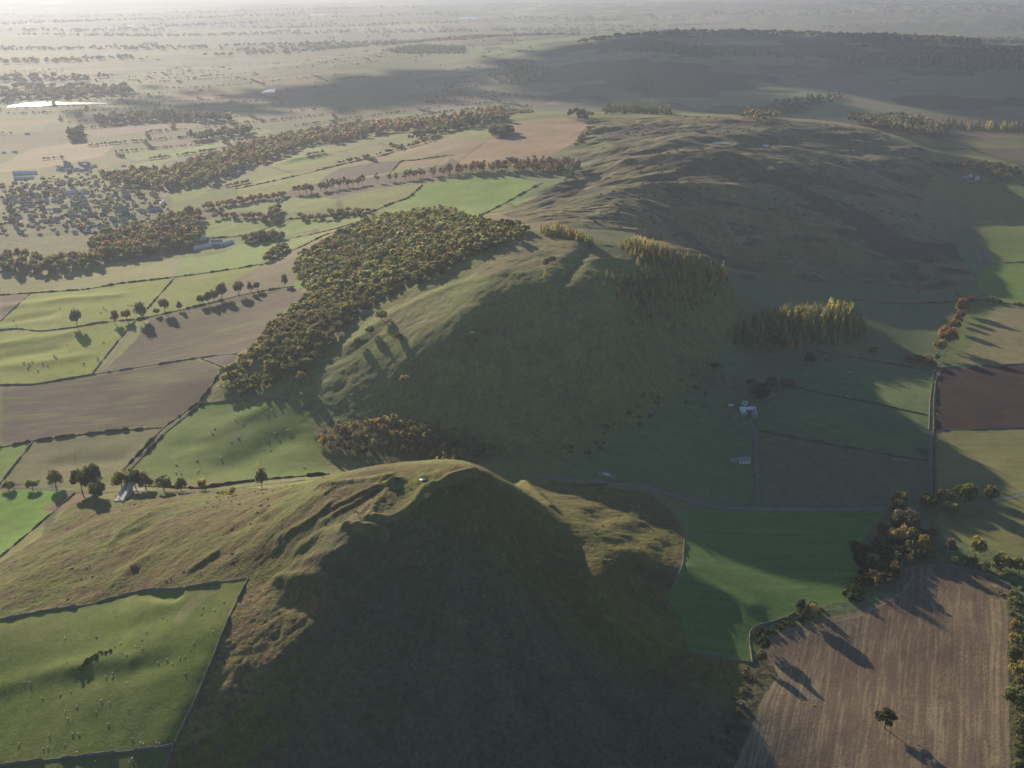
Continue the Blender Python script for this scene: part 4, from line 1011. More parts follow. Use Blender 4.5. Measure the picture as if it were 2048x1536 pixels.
for k, (px, sp, lab, pro, cols, r0, r1, hm_) in enumerate((
  ([(190,240),(330,230),(460,238),(462,246),(330,242),(195,252)], 26, 'dark plantation belt beyond the plain fields', MASS_BROAD, [BROWN, DKGREEN], 8, 12, 1.3),
  ([(380,278),(440,268),(500,262),(505,270),(440,278),(390,286)], 24, 'dark wood edge over the bright green strip', MASS_BROAD, [DKGREEN, BROWN], 8, 12, 1.2),
  ([(0,192),(120,186),(250,178),(270,190),(120,198),(0,202)], 34, 'hazy wood along the silver lake', MASS_BROAD, [BROWN, OAK], 10, 15, 1.2),
  ([(130,275),(165,262),(170,278),(150,290)], 24, 'dark square wood in the plain', MASS_BROAD, [DKGREEN], 8, 12, 1.3),
  ([(640,275),(760,252),(860,250),(1000,226),(1010,236),(880,258),(770,270),(660,290)], 26, 'dark broken wood under the far green slopes', MASS_BROAD, [BROWN, RUST, OAK], 8, 12, 1.2),
  ([(812,280),(870,260),(960,242),(1016,236),(1020,244),(900,264),(830,284)], 20, 'hedge-wood along the top of the far stubble fields', MASS_BROAD, [BROWN, DKGREEN], 7, 10, 1.2),
  ([(1135,236),(1160,230),(1184,236),(1180,244),(1150,242)], 20, 'small dark wood at the corner of the tan field', MASS_BROAD, [DKGREEN], 7, 10, 1.2),
  ([(1205,222),(1260,216),(1340,222),(1340,230),(1260,228),(1210,228)], 24, 'straight dark plantation block behind the moor', MASS_SPIRE, [DKGREEN], 20, 28, 1.0),
  ([(1150,290),(1178,250),(1190,252),(1165,288)], 16, 'dark gorse strip beside the tan field', LUMP, [DKGREEN, BROWN], 4, 7, .7),
  ([(1690,245),(1800,240),(1900,262),(1880,280),(1760,262)], 26, 'dark valley wood behind the moor top', MASS_BROAD, [BROWN, DKGREEN], 8, 13, 1.2),
  ([(1240,104),(1290,88),(1420,96),(1600,108),(1610,118),(1420,112),(1300,104)], 24, 'dark forest cap on the far ridge', FAR_SPIRE, [DKGREEN, (.05,.055,.03)], 16, 22, 1.0),
  ([(1620,110),(1800,116),(2048,122),(2110,124),(2110,138),(1900,140),(1700,128)], 24, 'dark forest along the right far ridge', FAR_SPIRE, [DKGREEN, BROWN], 16, 22, 1.0),
  ([(770,102),(840,92),(930,96),(930,108),(800,108)], 26, 'dark wood on the far left ridge', FAR_SPIRE, [DKGREEN], 16, 22, 1.0),
  ([(980,150),(1040,130),(1100,140),(1060,170),(1000,170)], 28, 'dark wood patch on the shaded far slope', FAR_SPIRE, [DKGREEN, BROWN], 16, 22, 1.0),
  ([(1245,165),(1300,158),(1310,180),(1260,186)], 24, 'square dark wood on the shaded far slope', FAR_SPIRE, [DKGREEN], 16, 20, 1.0),
  ([(1480,235),(1560,205),(1680,190),(1690,200),(1590,225),(1520,245)], 22, 'scrubby wood in the far valley fold', FAR_BROAD, [BROWN, DKGREEN], 5, 9, 1.1),
  ([(1660,78),(1800,74),(1960,84),(1960,92),(1780,88)], 48, 'broken woods among the sunlit far fields', FAR_BROAD, [BROWN, DKGREEN], 10, 15, 1.0),
)):
    pts = scatter(px, sp, .9, 6)
    if len(pts) > 2: mass('woodland', lab, 'wood', pts[:3500], pro, r0, r1, cols, hm_)
# scattered hedge trees over the plain
tx = rng.uniform(-.50, .02, 150000); tr = np.exp(rng.uniform(math.log(2300), math.log(6500), 150000))
hx, hy = tr * np.sin(tx), tr * np.cos(tx)
_, _, ed = patchwork(hx, hy, 190, 11, math.radians(24))
keep = (ed < 3.2 + tr * .0004) & (fbm(hx, hy, 260, 3, 87) > -.05) & (rng.uniform(size=len(hx)) < .8)
hx, hy = hx[keep], hy[keep]; print('hedge trees', len(hx))
mass('hedge_trees', 'hedges and trees lining the fields of the hazy plain', 'trees', np.stack([hx, hy, zat(hx, hy)], 1)[:9000], FAR_BROAD, 2.2, 4.6, [BROWN, OAK, DKGREEN], 1.0)
# far woods: dark belts and patches strewn over the land out to the haze
tx = rng.uniform(-.52, .52, 60000); tr = np.exp(rng.uniform(math.log(5200), math.log(17000), 60000))
fx, fy = tr * np.sin(tx), tr * np.cos(tx)
nb_ = fbm(fx, fy, 620, 4, 191, .55, math.radians(6), 3.5)
keep = (nb_ > .30 + .1 * (tx > -.1) * (tr < 7000)); fx, fy = fx[keep][:6500], fy[keep][:6500]; print('far woods', keep.sum())
mass('far_woods', 'dark woods and belts strewn over the distant hazy land', 'woods', np.stack([fx, fy, zat(fx, fy)], 1), FAR_BROAD, 9, 17, [BROWN, DKGREEN, DKGREEN], .75)
# gorse and heather tufts on the moor and rough tussocks
pts = scatter(MOORP, 26, 1.0); nz = fbm(pts[:, 0], pts[:, 1], 90, 3, 77)
pk_ = np.ones(len(pts), bool)
for _l, _w, _z in POOLW[:4]: pk_ &= np.hypot(pts[:, 0] - _w[:, 0].mean(), pts[:, 1] - _w[:, 1].mean()) > 70
mass('gorse', 'dark gorse and heather clumps over the moorland hill', 'gorse', pts[(nz > .12) & pk_], LUMP, 1.6, 4.2, [(.05,.052,.03), (.065,.055,.036)], .55)
pts = scatter(HILLP, 11, 1.0); nz = fbm(pts[:, 0], pts[:, 1], 40, 3, 79)
mass('gorse', 'small dark gorse clumps on the near hill', 'gorse', pts[nz > .45], LUMP, .5, 1.3, [(.06,.065,.03), (.09,.075,.04)], .6)

# ------------------------------------------------------------------ hedges, walls, roads
def noise_mat(name, c1, c2, scale, bump=.0, rough=.95):
    m, nt, b = new_mat(name); n1 = N(nt, 'ShaderNodeTexNoise'); n1.inputs['Scale'].default_value = scale; n1.inputs['Detail'].default_value = 5
    geo = N(nt, 'ShaderNodeNewGeometry'); r = N(nt, 'ShaderNodeValToRGB'); b.inputs['Roughness'].default_value = rough
    r.color_ramp.elements[0].position = .3; r.color_ramp.elements[1].position = .7
    r.color_ramp.elements[0].color = (*c1, 1); r.color_ramp.elements[1].color = (*c2, 1)
    nt.links.new(geo.outputs['Position'], n1.inputs['Vector']); nt.links.new(n1.outputs['Fac'], r.inputs['Fac']); nt.links.new(r.outputs['Color'], b.inputs['Base Color'])
    if bump:
        bp = N(nt, 'ShaderNodeBump'); bp.inputs['Strength'].default_value = bump; bp.inputs['Distance'].default_value = .4
        nt.links.new(n1.outputs['Fac'], bp.inputs['Height']); nt.links.new(bp.outputs['Normal'], b.inputs['Normal'])
    return m
M_HEDGE = noise_mat('hedge_leaves', (.035, .040, .020), (.095, .085, .040), .9, 1)
M_WALL = noise_mat('dry_stone', (.085, .080, .070), (.20, .185, .16), 1.1, .8)
M_ROAD = noise_mat('worn_tarmac', (.115, .11, .10), (.175, .168, .15), .25)
M_LANE = noise_mat('shaded_lane', (.075, .074, .072), (.12, .116, .11), .3)  # darker copy of the tarmac, with shade put into its colour
M_TRACK = noise_mat('earth_track', (.135, .115, .080), (.240, .205, .150), .4)
M_CONC = noise_mat('concrete', (.36, .34, .31), (.52, .50, .46), .5)
M_WATER, _nt, _b = new_mat('still_water')
_b.inputs['Base Color'].default_value = (.02, .03, .035, 1); _b.inputs['Roughness'].default_value = .26; _b.inputs['Specular IOR Level'].default_value = .9
_w = N(_nt, 'ShaderNodeTexNoise'); _w.inputs['Scale'].default_value = .08; _w.inputs['Detail'].default_value = 2; _bp = N(_nt, 'ShaderNodeBump'); _bp.inputs['Strength'].default_value = .15; _bp.inputs['Distance'].default_value = .4
_g = N(_nt, 'ShaderNodeNewGeometry'); _nt.links.new(_g.outputs['Position'], _w.inputs['Vector']); _nt.links.new(_w.outputs['Fac'], _bp.inputs['Height']); _nt.links.new(_bp.outputs['Normal'], _b.inputs['Normal'])

def frame_line(px, step, sm=2, pstep=6):
    L = resample(line_world(px, pstep, sm), step); d = np.gradient(L, axis=0); d /= np.linalg.norm(d, axis=1, keepdims=True) + 1e-9
    return L, np.stack([-d[:, 1], d[:, 0]], 1)
def bank(name, label, cat, px, wid, hgt, mat, group=None, rag=.3, gaps=0.0):
    """a hedge or wall: an uneven solid ridge following the ground"""
    L0 = line_world(px, 6, 2); dist = np.hypot(L0[:, 0].mean(), L0[:, 1].mean()); st = max(1.2, dist / 900)
    L, nn = frame_line(px, st); k = len(L)
    prof = np.array([(-.5, -.5), (-.48, .55), (-.25, .95), (.05, 1.0), (.3, .9), (.5, .5), (.5, -.5)]) if rag > .15 else np.array([(-.5, -.4), (-.42, .8), (-.25, 1.0), (0, 1.03), (.25, 1.0), (.42, .8), (.5, -.4)])
    n1 = 1 + rag * 1.3 * fbm(L[:, 0], L[:, 1], 6, 3, 901); n2 = 1 + rag * fbm(L[:, 0], L[:, 1], 4, 3, 905)
    if gaps: n1 = n1 * np.where(fbm(L[:, 0], L[:, 1], 14, 2, 909) > gaps, 1, .25)
    vs = np.zeros((k, 7, 3))
    for j, (a, b) in enumerate(prof):
        off = a * wid * np.clip(n2, .5, 1.8) + rag * .25 * wid * vnoise(L[:, 0] * .7 + j * 9, L[:, 1] * .7, 911)
        xy = L + nn * off[:, None]; vs[:, j, :2] = xy
        vs[:, j, 2] = zat(xy[:, 0], xy[:, 1]) + b * hgt * np.clip(n1, .35, 1.9)
    i_, j_ = np.meshgrid(np.arange(k - 1), np.arange(6), indexing='ij')
    q = np.stack([i_ * 7 + j_, (i_ + 1) * 7 + j_, (i_ + 1) * 7 + j_ + 1, i_ * 7 + j_ + 1], -1).reshape(-1, 4)
    me = fast_mesh(name, vs.reshape(-1, 3), np.concatenate([q, [[0, 1, 5, 6], [1, 2, 4, 5]], [[(k - 1) * 7 + a for a in (6, 5, 1, 0)]]]), mats=[mat], smooth=rag > .15)
    return tag(link(name, me), label, cat, group)
def ribbon(name, label, px, wid, mat, lift=.12, cat=None, crown=.06, sm=4):
    L0 = line_world(px, 6, sm); dist = np.hypot(L0[:, 0].mean(), L0[:, 1].mean()); L, nn = frame_line(px, max(1.0, dist / 800), sm); k = len(L)
    ws = np.array([-.5, -.25, 0, .25, .5]); vs = np.zeros((k, 5, 3))
    for j, a in enumerate(ws):
        xy = L + nn * (a * wid * (1 + .12 * fbm(L[:, 0], L[:, 1], 8, 2, 921)))[:, None]; vs[:, j, :2] = xy; vs[:, j, 2] = zat(xy[:, 0], xy[:, 1])
    top = vs[:, :, 2].max(1)                        # level across, so that it never sinks into the slope
    vs[:, :, 2] = .5 * vs[:, :, 2] + .5 * top[:, None] + lift + crown * (1 - np.abs(ws) * 2)
    i_, j_ = np.meshgrid(np.arange(k - 1), np.arange(4), indexing='ij')
    q = np.stack([i_ * 5 + j_, (i_ + 1) * 5 + j_, (i_ + 1) * 5 + j_ + 1, i_ * 5 + j_ + 1], -1).reshape(-1, 4)
    return tag(link(name, fast_mesh(name, vs.reshape(-1, 3), q, mats=[mat])), label, cat or name, None, 'structure')

HEDGES = [
 ('hedge','thin dark hedge under the olive grazed field at the left',[(0,590),(61,586),(171,579),(239,567),(345,555)],2.2,1.8),
 ('hedge','dark hedge between the sheds field and the green pasture below it',[(349,554),(427,544),(480,536),(526,528)],2.2,1.8),
 ('hedge','straight short hedge between the cattle pasture and its right neighbour',[(348,557),(320,588),(294,618)],2.0,1.6),
 ('stone_wall','curving wall between the two rolling green pastures at the left',[(0,660),(34,657),(79,663),(150,655),(191,646),(270,639)],1.8,1.7),
 ('hedge','hedge bearing the row of trees above the brown stubble',[(272,640),(308,632),(362,620),(410,609),(478,591),(530,581),(588,572)],2.4,1.8),
 ('stone_wall','wall beside the farm track running down to the left',[(270,642),(239,678),(210,714),(184,748)],1.8,1.6),
 ('stone_wall','wall along the top of the large striped brown field',[(0,770),(68,769),(130,758),(181,750),(294,732),(396,716)],1.8,1.7),
 ('stone_wall','short wall around the small dark ploughed corner, upper edge',[(398,716),(440,710),(475,708)],1.6,1.6),
 ('stone_wall','short wall around the small dark ploughed corner, lower edge',[(400,717),(425,726),(446,735)],1.6,1.6),
 ('hedge','hedge along the bottom of the large striped brown field',[(0,895),(65,882),(164,869),(240,861),(328,855)],2.2,1.8),
 ('stone_wall','steep wall between the bright green corner and the pale olive field',[(65,884),(30,928),(0,966)],2.0,1.8),
 ('stone_wall','wall at the left edge between small worked strip and cattle pasture',[(0,643),(30,614),(61,587)],1.6,1.4),
 ('hedge','left of the two hedges lining the long field track',[(445,738),(400,803),(328,854),(246,940)],2.6,1.9),
 ('hedge','right of the two hedges lining the long field track',[(404,808),(334,862),(258,942)],2.2,1.7),
 ('stone_wall','wall under the oak wood at the top of the sheep pasture',[(404,808),(440,804),(480,798),(540,796),(580,800)],1.6,1.5),
 ('hedge','thick hedge on the road below the sheep pasture',[(280,972),(400,977),(440,971),(520,960),(600,953),(660,948)],2.6,2.2),
 ('stone_wall','long curving wall across the slope above the near sheep pasture',[(0,1240),(90,1222),(185,1208),(240,1193),(294,1179),(356,1178),(411,1169),(496,1156)],1.5,1.7),
 ('stone_wall','straight wall dropping beside the near sheep pasture to the bottom corner',[(496,1157),(459,1232),(428,1311),(394,1393),(349,1487)],1.5,1.7),
 ('stone_wall','wall along the bottom of the near sheep pasture',[(0,1533),(51,1525),(120,1517),(192,1510),(270,1501),(344,1492)],1.5,1.7),
 ('stone_wall','stub of broken wall below the bottom corner of the pasture',[(346,1494),(338,1515),(330,1536),(322,1560)],1.4,1.4),
 ('stone_wall','wall between the rough bracken and the vivid green field, far left',[(0,1114),(50,1072),(108,1022),(150,986)],1.5,1.4),
 ('stone_wall','wall on the left of the deep green mown field',[(1345,1035),(1370,1065),(1366,1130),(1340,1188),(1330,1192),(1362,1240),(1378,1302)],1.2,1.2),
 ('stone_wall','wall along the lower left corner of the deep green mown field',[(1378,1302),(1440,1314),(1505,1326)],1.2,1.3),
 ('stone_wall','short wall at the corner between deep green field and dark trees',[(1505,1326),(1500,1290),(1499,1262),(1512,1252),(1560,1240),(1592,1226)],1.2,1.3),
 ('stone_wall','left wall of the narrow lane going up to the farm',[(1508,1012),(1510,960),(1509,900),(1506,850)],1.2,1.3),
 ('stone_wall','right wall of the narrow lane going up to the farm',[(1519,1012),(1520,960),(1519,900),(1514,862)],1.2,1.3),
 ('hedge','hedge slanting between the two lower shaded fields by the lane',[(1519,862),(1600,878),(1700,896),(1790,912),(1857,922)],2.0,1.6),
 ('hedge','hedge slanting between the upper and middle shaded green fields',[(1582,772),(1660,790),(1760,810),(1862,832)],2.0,1.6),
 ('hedge','hedge at the top of the upper shaded green field',[(1630,702),(1700,714),(1780,728),(1868,742)],2.2,1.8),
 ('stone_wall','short wall climbing from the farm to the dark tree',[(1530,800),(1572,776),(1590,755),(1612,730)],1.4,1.4),
 ('stone_wall','left wall of the right-hand farm lane',[(1868,742),(1860,800),(1858,860),(1857,920),(1857,985)],1.4,1.4),
 ('hedge','right hedge of the right-hand farm lane',[(1884,738),(1872,760),(1868,800),(1868,860),(1868,920),(1868,990)],2.0,1.7),
 ('stone_wall','wall between pale field and dark red plough at the right edge',[(1886,735),(1960,732),(2048,728),(2120,725)],1.4,1.4),
 ('stone_wall','wall between dark red plough and yellow-olive stubble at the right edge',[(1868,861),(1940,859),(2048,856),(2120,854)],1.2,1.2),
 ('hedge','hedge along the moor foot above the red-brown row',[(1700,600),(1800,608),(1880,606),(1960,600),(2048,612)],2.4,1.8),
 ('stone_wall','wall between the two nearer bright green fields at the right edge',[(1960,528),(2000,526),(2048,524),(2120,522)],1.6,1.5),
 ('stone_wall','wall between the two farther bright green fields at the right edge',[(1930,440),(1985,438),(2048,433),(2120,430)],1.8,1.6),
 ('hedge','hedge between the pale green field and the lush one above the oak wood',[(742,424),(780,408),(817,396),(844,371)],3.0,2.2),
 ('hedge','hedge slanting under the bright green field near the sheds',[(413,477),(470,473),(503,468),(530,457),(560,446)],2.6,2.0),
 ('hedge','hedge from the field crossing up to the beech belt',[(536,426),(556,408),(580,394)],2.6,2.0),
 ('hedge','long hedge below the pale green field, left of the oak wood',[(540,440),(620,436),(700,428),(742,426)],2.6,2.0),
 ('hedge','hedge on the upper edge of the grey-tan rough slope',[(520,532),(560,512),(602,494),(650,470),(720,450)],2.6,2.0),
 ('stone_wall','wall along the upper edge of the sheds field',[(575,478),(620,470),(670,458),(730,440)],2.0,1.6),
 ('hedge','hedge from the moor edge along the lush green field',[(960,432),(1010,406),(1050,384),(1085,366)],2.6,2.0),
 ('hedge','broken hedge crossing the yellow-green fields, upper one',[(470,378),(540,364),(600,350),(680,330),(780,308)],2.8,2.2),
 ('hedge','hedge along the grassy corner of the far stubble fields',[(905,310),(860,316),(820,322),(803,320),(783,343)],2.6,1.8),
]
for k_, lab in ((0,'bush standing out of the thin hedge under the olive field'),(4,'bush at the foot of the hedgerow trees above the brown stubble'),(9,'bush in the hedge along the bottom of the striped brown field'),(12,'bush in the left hedge of the long field track'),(15,'bush in the thick roadside hedge below the sheep pasture'),(26,'bush in the slanting hedge by the farm lane'),(28,'bush in the hedge at the top of the upper shaded field'),(34,'bush in the moor-foot hedge above the red-brown row'),(45,'bush in the broken hedge crossing the yellow-green fields')):
    if k_ < len(HEDGES):
        L_ = line_world(HEDGES[k_][2], 6, 2); n_ = np.hypot(*np.diff(L_, axis=0).T).sum()
        for q in L_[np.sort(rng.choice(len(L_), min(len(L_), max(6, int(n_ / 26))), replace=False))]:
            x, y = q + rng.normal(size=2) * .8; r = rng.uniform(.9, 2.3)
            plant(BUSH[rng.integers(4)], 'hedge_bush', (x, y, float(zat(x, y))), (r, r, r * rng.uniform(.8, 1.2)), BROWN if rng.uniform() < .5 else OAK, lab, 'bush', lab.replace('bush', 'bushes', 1))
for nm, lab, px, w_, h_ in HEDGES:
    if nm == 'hedge': bank(nm, lab, 'hedge', px, w_, h_, M_HEDGE, 'field hedges', .5, -.22)
    else: bank(nm, lab, 'wall', px, w_ * .75, h_ * .85, M_WALL, 'dry stone field walls', .24, -.55)
ribbon('road', 'grey country road curving round the foot of the near hill', [(1062,953),(1110,957),(1180,962),(1250,969),(1300,977),(1345,990),(1390,1005),(1430,1014),(1500,1018),(1600,1019),(1700,1018),(1790,1017),(1840,1016)], 4.6, M_ROAD)
ribbon('road', 'grey road at the far left behind the near hill', [(-40,974),(60,976),(160,984),(260,984),(330,984),(420,984),(480,976),(560,966),(610,960)], 3.0, M_LANE)
ribbon('road', 'short piece of pale road at the right edge', [(1950,1006),(2000,1000),(2048,990),(2110,978)], 4.2, M_ROAD)
ribbon('track', 'pale farm track beside the wall, left fields', [(262,655),(240,690),(212,728),(190,748),(160,752)], 3.0, M_TRACK)
ribbon('track', 'pale track corner at the top of the olive field', [(356,519),(352,536),(347,553)], 6.0, M_TRACK)
ribbon('track', 'double field track running up beside the sheep pasture', [(252,941),(331,857),(366,832),(402,806),(440,742)], 3.0, M_TRACK)
ribbon('lane', 'narrow lane climbing between walls to the shaded farm', [(1514,1016),(1515,960),(1514,900),(1510,855),(1498,838)], 3.0, M_ROAD)
ribbon('lane', 'narrow lane running up past the dark red field', [(1862,1008),(1862,920),(1863,860),(1864,800),(1874,745),(1888,730)], 3.2, M_ROAD)
ribbon('track', 'pale track across the large tan field', [(912,327),(945,300),(981,277)], 4.0, M_TRACK, .3)

# ------------------------------------------------------------------ water
def pool(label, w, zl, name='water'):
    L = np.concatenate([w, w[:1]]); size = np.hypot(*(w.max(0) - w.min(0))); L = resample(L, max(.6, size / 50))[:-1]
    c = L.mean(0); n_ = len(L)
    f = 1 + .06 * fbm(L[:, 0], L[:, 1], max(2, size / 8), 2, 951)
    L = c + (L - c) * f[:, None]; k = np.arange(n_); k2 = (k + 1) % n_
    vs = np.concatenate([np.c_[L, np.full(n_, zl)], np.c_[c + (L - c) * 1.03, np.full(n_, zl - 1.5)], [[c[0], c[1], zl]]])
    return tag(link(name, fast_mesh(name, vs, np.stack([k, k2, k2 + n_, k + n_], 1)[:, ::-1], np.stack([k, k2, np.full(n_, 2 * n_)], 1), mats=[M_WATER])), label, 'water', None, 'structure')
for lab, w_, zl in POOLW: pool(lab, w_, zl)

# ------------------------------------------------------------------ buildings
def box_bm(bm, x0, x1, y0, y1, z0, z1):
    v = [bm.verts.new(p) for p in ((x0,y0,z0),(x1,y0,z0),(x1,y1,z0),(x0,y1,z0),(x0,y0,z1),(x1,y0,z1),(x1,y1,z1),(x0,y1,z1))]
    for f in ((0,3,2,1),(4,5,6,7),(0,1,5,4),(1,2,6,5),(2,3,7,6),(3,0,4,7)): bm.faces.new([v[i] for i in f])
def prism_bm(bm, L, W, z0, z1, over=.3, th=.18):
    """gable roof slab"""
    x = L / 2 + over; y = W / 2 + over; dz = (z1 - z0) * over / (W / 2)
    for s in (-1, 1):
        v = [bm.verts.new(p) for p in ((-x, s*y, z0-dz), (x, s*y, z0-dz), (x, 0, z1), (-x, 0, z1), (-x, s*y, z0-dz+th), (x, s*y, z0-dz+th), (x, 0, z1+th), (-x, 0, z1+th))]
        for f in ((0,1,2,3),(4,5,6,7),(0,1,5,4),(1,2,6,5),(2,3,7,6),(3,0,4,7)):
            bm.faces.new([v[i] for i in f])
    bmesh.ops.recalc_face_normals(bm, faces=bm.faces)
def bm_me(name, fn, mats):
    bm = bmesh.new(); fn(bm); bmesh.ops.recalc_face_normals(bm, faces=bm.faces); me = bpy.data.meshes.new(name); bm.to_mesh(me); bm.free()
    for m in mats: me.materials.append(m)
    return me
M_WHITE = noise_mat('white_harling', (.55, .54, .51), (.70, .69, .66), .6)
M_STONE = noise_mat('house_stone', (.20, .175, .15), (.32, .28, .24), .7)
M_SLATE = noise_mat('roof_slate', (.17, .165, .16), (.29, .28, .265), .8, 0, .7)
M_TILE = noise_mat('red_roof_tile', (.22, .085, .055), (.32, .13, .085), .8)
M_TIN = noise_mat('grey_sheeting', (.48, .48, .47), (.64, .64, .62), .2, 0, .45)
M_DARK = noise_mat('dark_glass', (.02, .022, .025), (.04, .042, .048), .5, 0, .2)
M_WOOD = noise_mat('weathered_wood', (.12, .10, .08), (.22, .19, .16), 1.5)
def walls_fn(L, W, z, zr):
    def f(bm):
        b = -3.0
        v = [bm.verts.new(p) for p in ((-L/2,-W/2,b),(L/2,-W/2,b),(L/2,W/2,b),(-L/2,W/2,b),(-L/2,-W/2,z),(L/2,-W/2,z),(L/2,W/2,z),(-L/2,W/2,z),(-L/2,0,zr-.05),(L/2,0,zr-.05))]
        for q in ((0,1,5,4),(2,3,7,6),(3,0,4,8,7),(1,2,6,9,5),(0,3,2,1)): bm.faces.new([v[i] for i in q])
    return f
def house_meshes(L, W, z, zr, mw, mr, chim=2, wins=3):
    d = {'wall': bm_me('wall', walls_fn(L, W, z, zr), [mw]), 'roof': bm_me('roof', lambda bm: prism_bm(bm, L, W, z, zr), [mr])}
    if chim: d['chimney'] = [bm_me('chimney', lambda bm: box_bm(bm, s * (L/2 - .6) - .45, s * (L/2 - .6) + .45, -.5, .5, zr - .8, zr + 1.0), [M_STONE]) for s in ((-1, 1)[:chim])]
    if wins:
        d['window'] = []
        for k in range(wins):
            x = (k - (wins - 1) / 2) * L / (wins + .3)
            d['window'].append(bm_me('window', lambda bm: box_bm(bm, x - .55, x + .55, -W/2 - .05, -W/2 + .05, z * .38, z * .38 + 1.3), [M_DARK]))
    return d
def house(d, name, p, rot, label, cat='house', group=None, sc=1.0):
    t = bpy.data.objects.new(name, None); COL.objects.link(t); t.location = p; t.rotation_euler = (0, 0, rot); t.scale = (sc,) * 3; tag(t, label, cat, group)
    w_ = link('wall', d['wall'], t); r = link('roof', d['roof'], t)
    for m_ in d.get('chimney', ()): link('chimney', m_, r)
    for m_ in d.get('window', ()): link('window', m_, w_)
    return t
TYPES = [house_meshes(12, 8, 3.2, 6.8, M_WHITE, M_SLATE, 1, 0), house_meshes(13, 8, 5.0, 8.6, M_STONE, M_SLATE, 1, 0), house_meshes(11, 9, 3.0, 7.2, M_WHITE, M_SLATE, 1, 0), house_meshes(13, 8.5, 4.4, 8.0, M_WHITE, M_TILE, 1, 0), house_meshes(18, 7.5, 4.8, 8.0, M_WHITE, M_SLATE, 1, 0)]
def hamlet(px, n_, rot0, label, group, name='house', spacing=20):
    pts = scatter(px, spacing, .9); rng.shuffle(pts)
    for p in pts[:n_]:
        house(TYPES[rng.choice(5, p=[.34,.22,.22,.10,.12])], name, p, rot0 + rng.choice([0, 0, math.pi / 2]) + rng.normal() * .25, label, 'house', group, rng.uniform(.6, .9))
hamlet([(0,385),(60,366),(140,362),(230,372),(330,388),(334,424),(262,440),(225,462),(140,470),(60,466),(0,470)], 165, .25, 'small pale house among the trees of the hazy village', 'houses of the hazy village', spacing=19)
hamlet([(398,352),(430,340),(470,330),(500,328),(506,340),(470,352),(430,360),(404,364)], 34, .4, 'small house in the hillside end of the village, beside the green field', 'houses at the hillside end of the village', spacing=20)
hamlet([(108,338),(130,326),(185,328),(196,336),(160,345),(118,346)], 38, .1, 'small house on the compact estate beyond the village', 'houses of the estate beyond the village', spacing=22)
# white gabled row
for k in range(7):
    p = pick(12 + k * 16, 405 - k * .6)[0]
    house(TYPES[2], 'house', p, math.pi / 2 + .2, 'white gable-ended house in the even row at the left of the village', 'house', 'even row of white gabled houses', 1.1)
shed = house_meshes(34, 14, 4.5, 7.5, M_TIN, M_TIN, 0, 0); barn = house_meshes(24, 12, 4.5, 7.5, M_STONE, M_SLATE, 0, 0); long_shed = house_meshes(50, 12, 4.5, 7, M_WHITE, M_WHITE, 0, 0)
for (u, v, r_, d, lab) in ((404,497,.5,shed,'pale metal shed at the left of the farm sheds'),(415,494,.5,barn,'dark-walled barn between the pale farm sheds'),(425,493,.5,shed,'pale metal shed in the middle of the farm sheds'),
   (437,494,.5,barn,'dark slate barn right of the middle farm shed'),(452,490,.9,shed,'bright metal shed at the right end of the farm sheds'),(433,486,.2,barn,'small barn behind the farm sheds'),(398,480,.3,shed,'light-roofed farm building at the wood edge above the sheds')):
    house(d, 'barn', pick(u, v)[0], r_, lab, 'barn', 'farm sheds below the village', .8)
house(long_shed, 'factory', pick(50, 348)[0], .05, 'long white factory shed at the upper left of the village', 'factory', None, 1.1)
house(long_shed, 'factory', pick(48, 358)[0], .05, 'second long white shed just below the factory', 'factory', None, .9)
house(long_shed, 'school', pick(148, 387)[0], .1, 'long low blue-grey roofed building in the village', 'school', None, 1.0)
house(TYPES[1], 'church', pick(246, 428)[0], 1.2, 'steep white-gabled building standing out right of the village centre', 'church', None, 1.7)
# sunlit far houses on the plain
far_house = house_meshes(22, 10, 5, 8, M_WHITE, M_WHITE, 0, 0)
for (u, v, s) in ((55,269,1.4),(182,181,1.4),(300,194,1.5),(312,196,1.3),(322,193,1.2),(292,200,1.3),(360,275,1.2),(247,333,1.0),(30,305,1.2),(8,306,1.0),(290,88,3),(300,88,3),(312,87,3),(230,90,2.6),(315,120,2),(380,93,2.6),(560,80,2.4),(520,90,2.2),(470,92,2.2),(440,70,2.6)):
    house(far_house, 'farm_building', pick(u, v)[0], rng.uniform(-.4, .4), 'tiny white farm building gleaming on the hazy plain', 'farm building', 'white farm buildings on the hazy plain', s * .5)
# shaded farm
p = pick(1497, 828)[0]
for (dx, dy, L_, W_, rot, mw, mr, lab) in ((0,7,17,7,0,M_STONE,M_TIN,'long grey-roofed range at the back of the shaded farm'),(-6,-1,12,6,1.45,M_STONE,M_TIN,'pale-roofed wing on the left of the shaded farm'),(6,-2,14,6,1.45,M_STONE,M_SLATE,'slate-roofed wing on the right of the shaded farm'),(-17,-9,8,3.5,.55,M_STONE,M_TILE,'low pinkish shed below the shaded farm')):
    q = (p[0] + dx, p[1] + dy, float(zat(p[0] + dx, p[1] + dy)))
    house(house_meshes(L_, W_, 3.0, 5.2, mw, mr, 0, 2), 'farm_building', q, rot, lab, 'farm building', 'shaded farm at the lane end')
def ring_fn(r, h, th, seg=24):
    def f(bm):
        loops = [[bm.verts.new((a * math.cos(2*math.pi*k/seg), a * math.sin(2*math.pi*k/seg), z)) for k in range(seg)] for a, z in ((r,-1.5),(r,h),(r-th,h),(r-th,.3))]
        for A, B in zip(loops[:-1], loops[1:]):
            for k in range(seg): bm.faces.new((A[k], A[(k+1)%seg], B[(k+1)%seg], B[k]))
    return f
t = bpy.data.objects.new('slurry_tank', None); COL.objects.link(t); t.location = pick(1489, 808)[0]; tag(t, 'round white-walled open tank above the shaded farm', 'tank')
link('rim', bm_me('rim', ring_fn(3.3, 2.4, .7), [M_WHITE]), t)
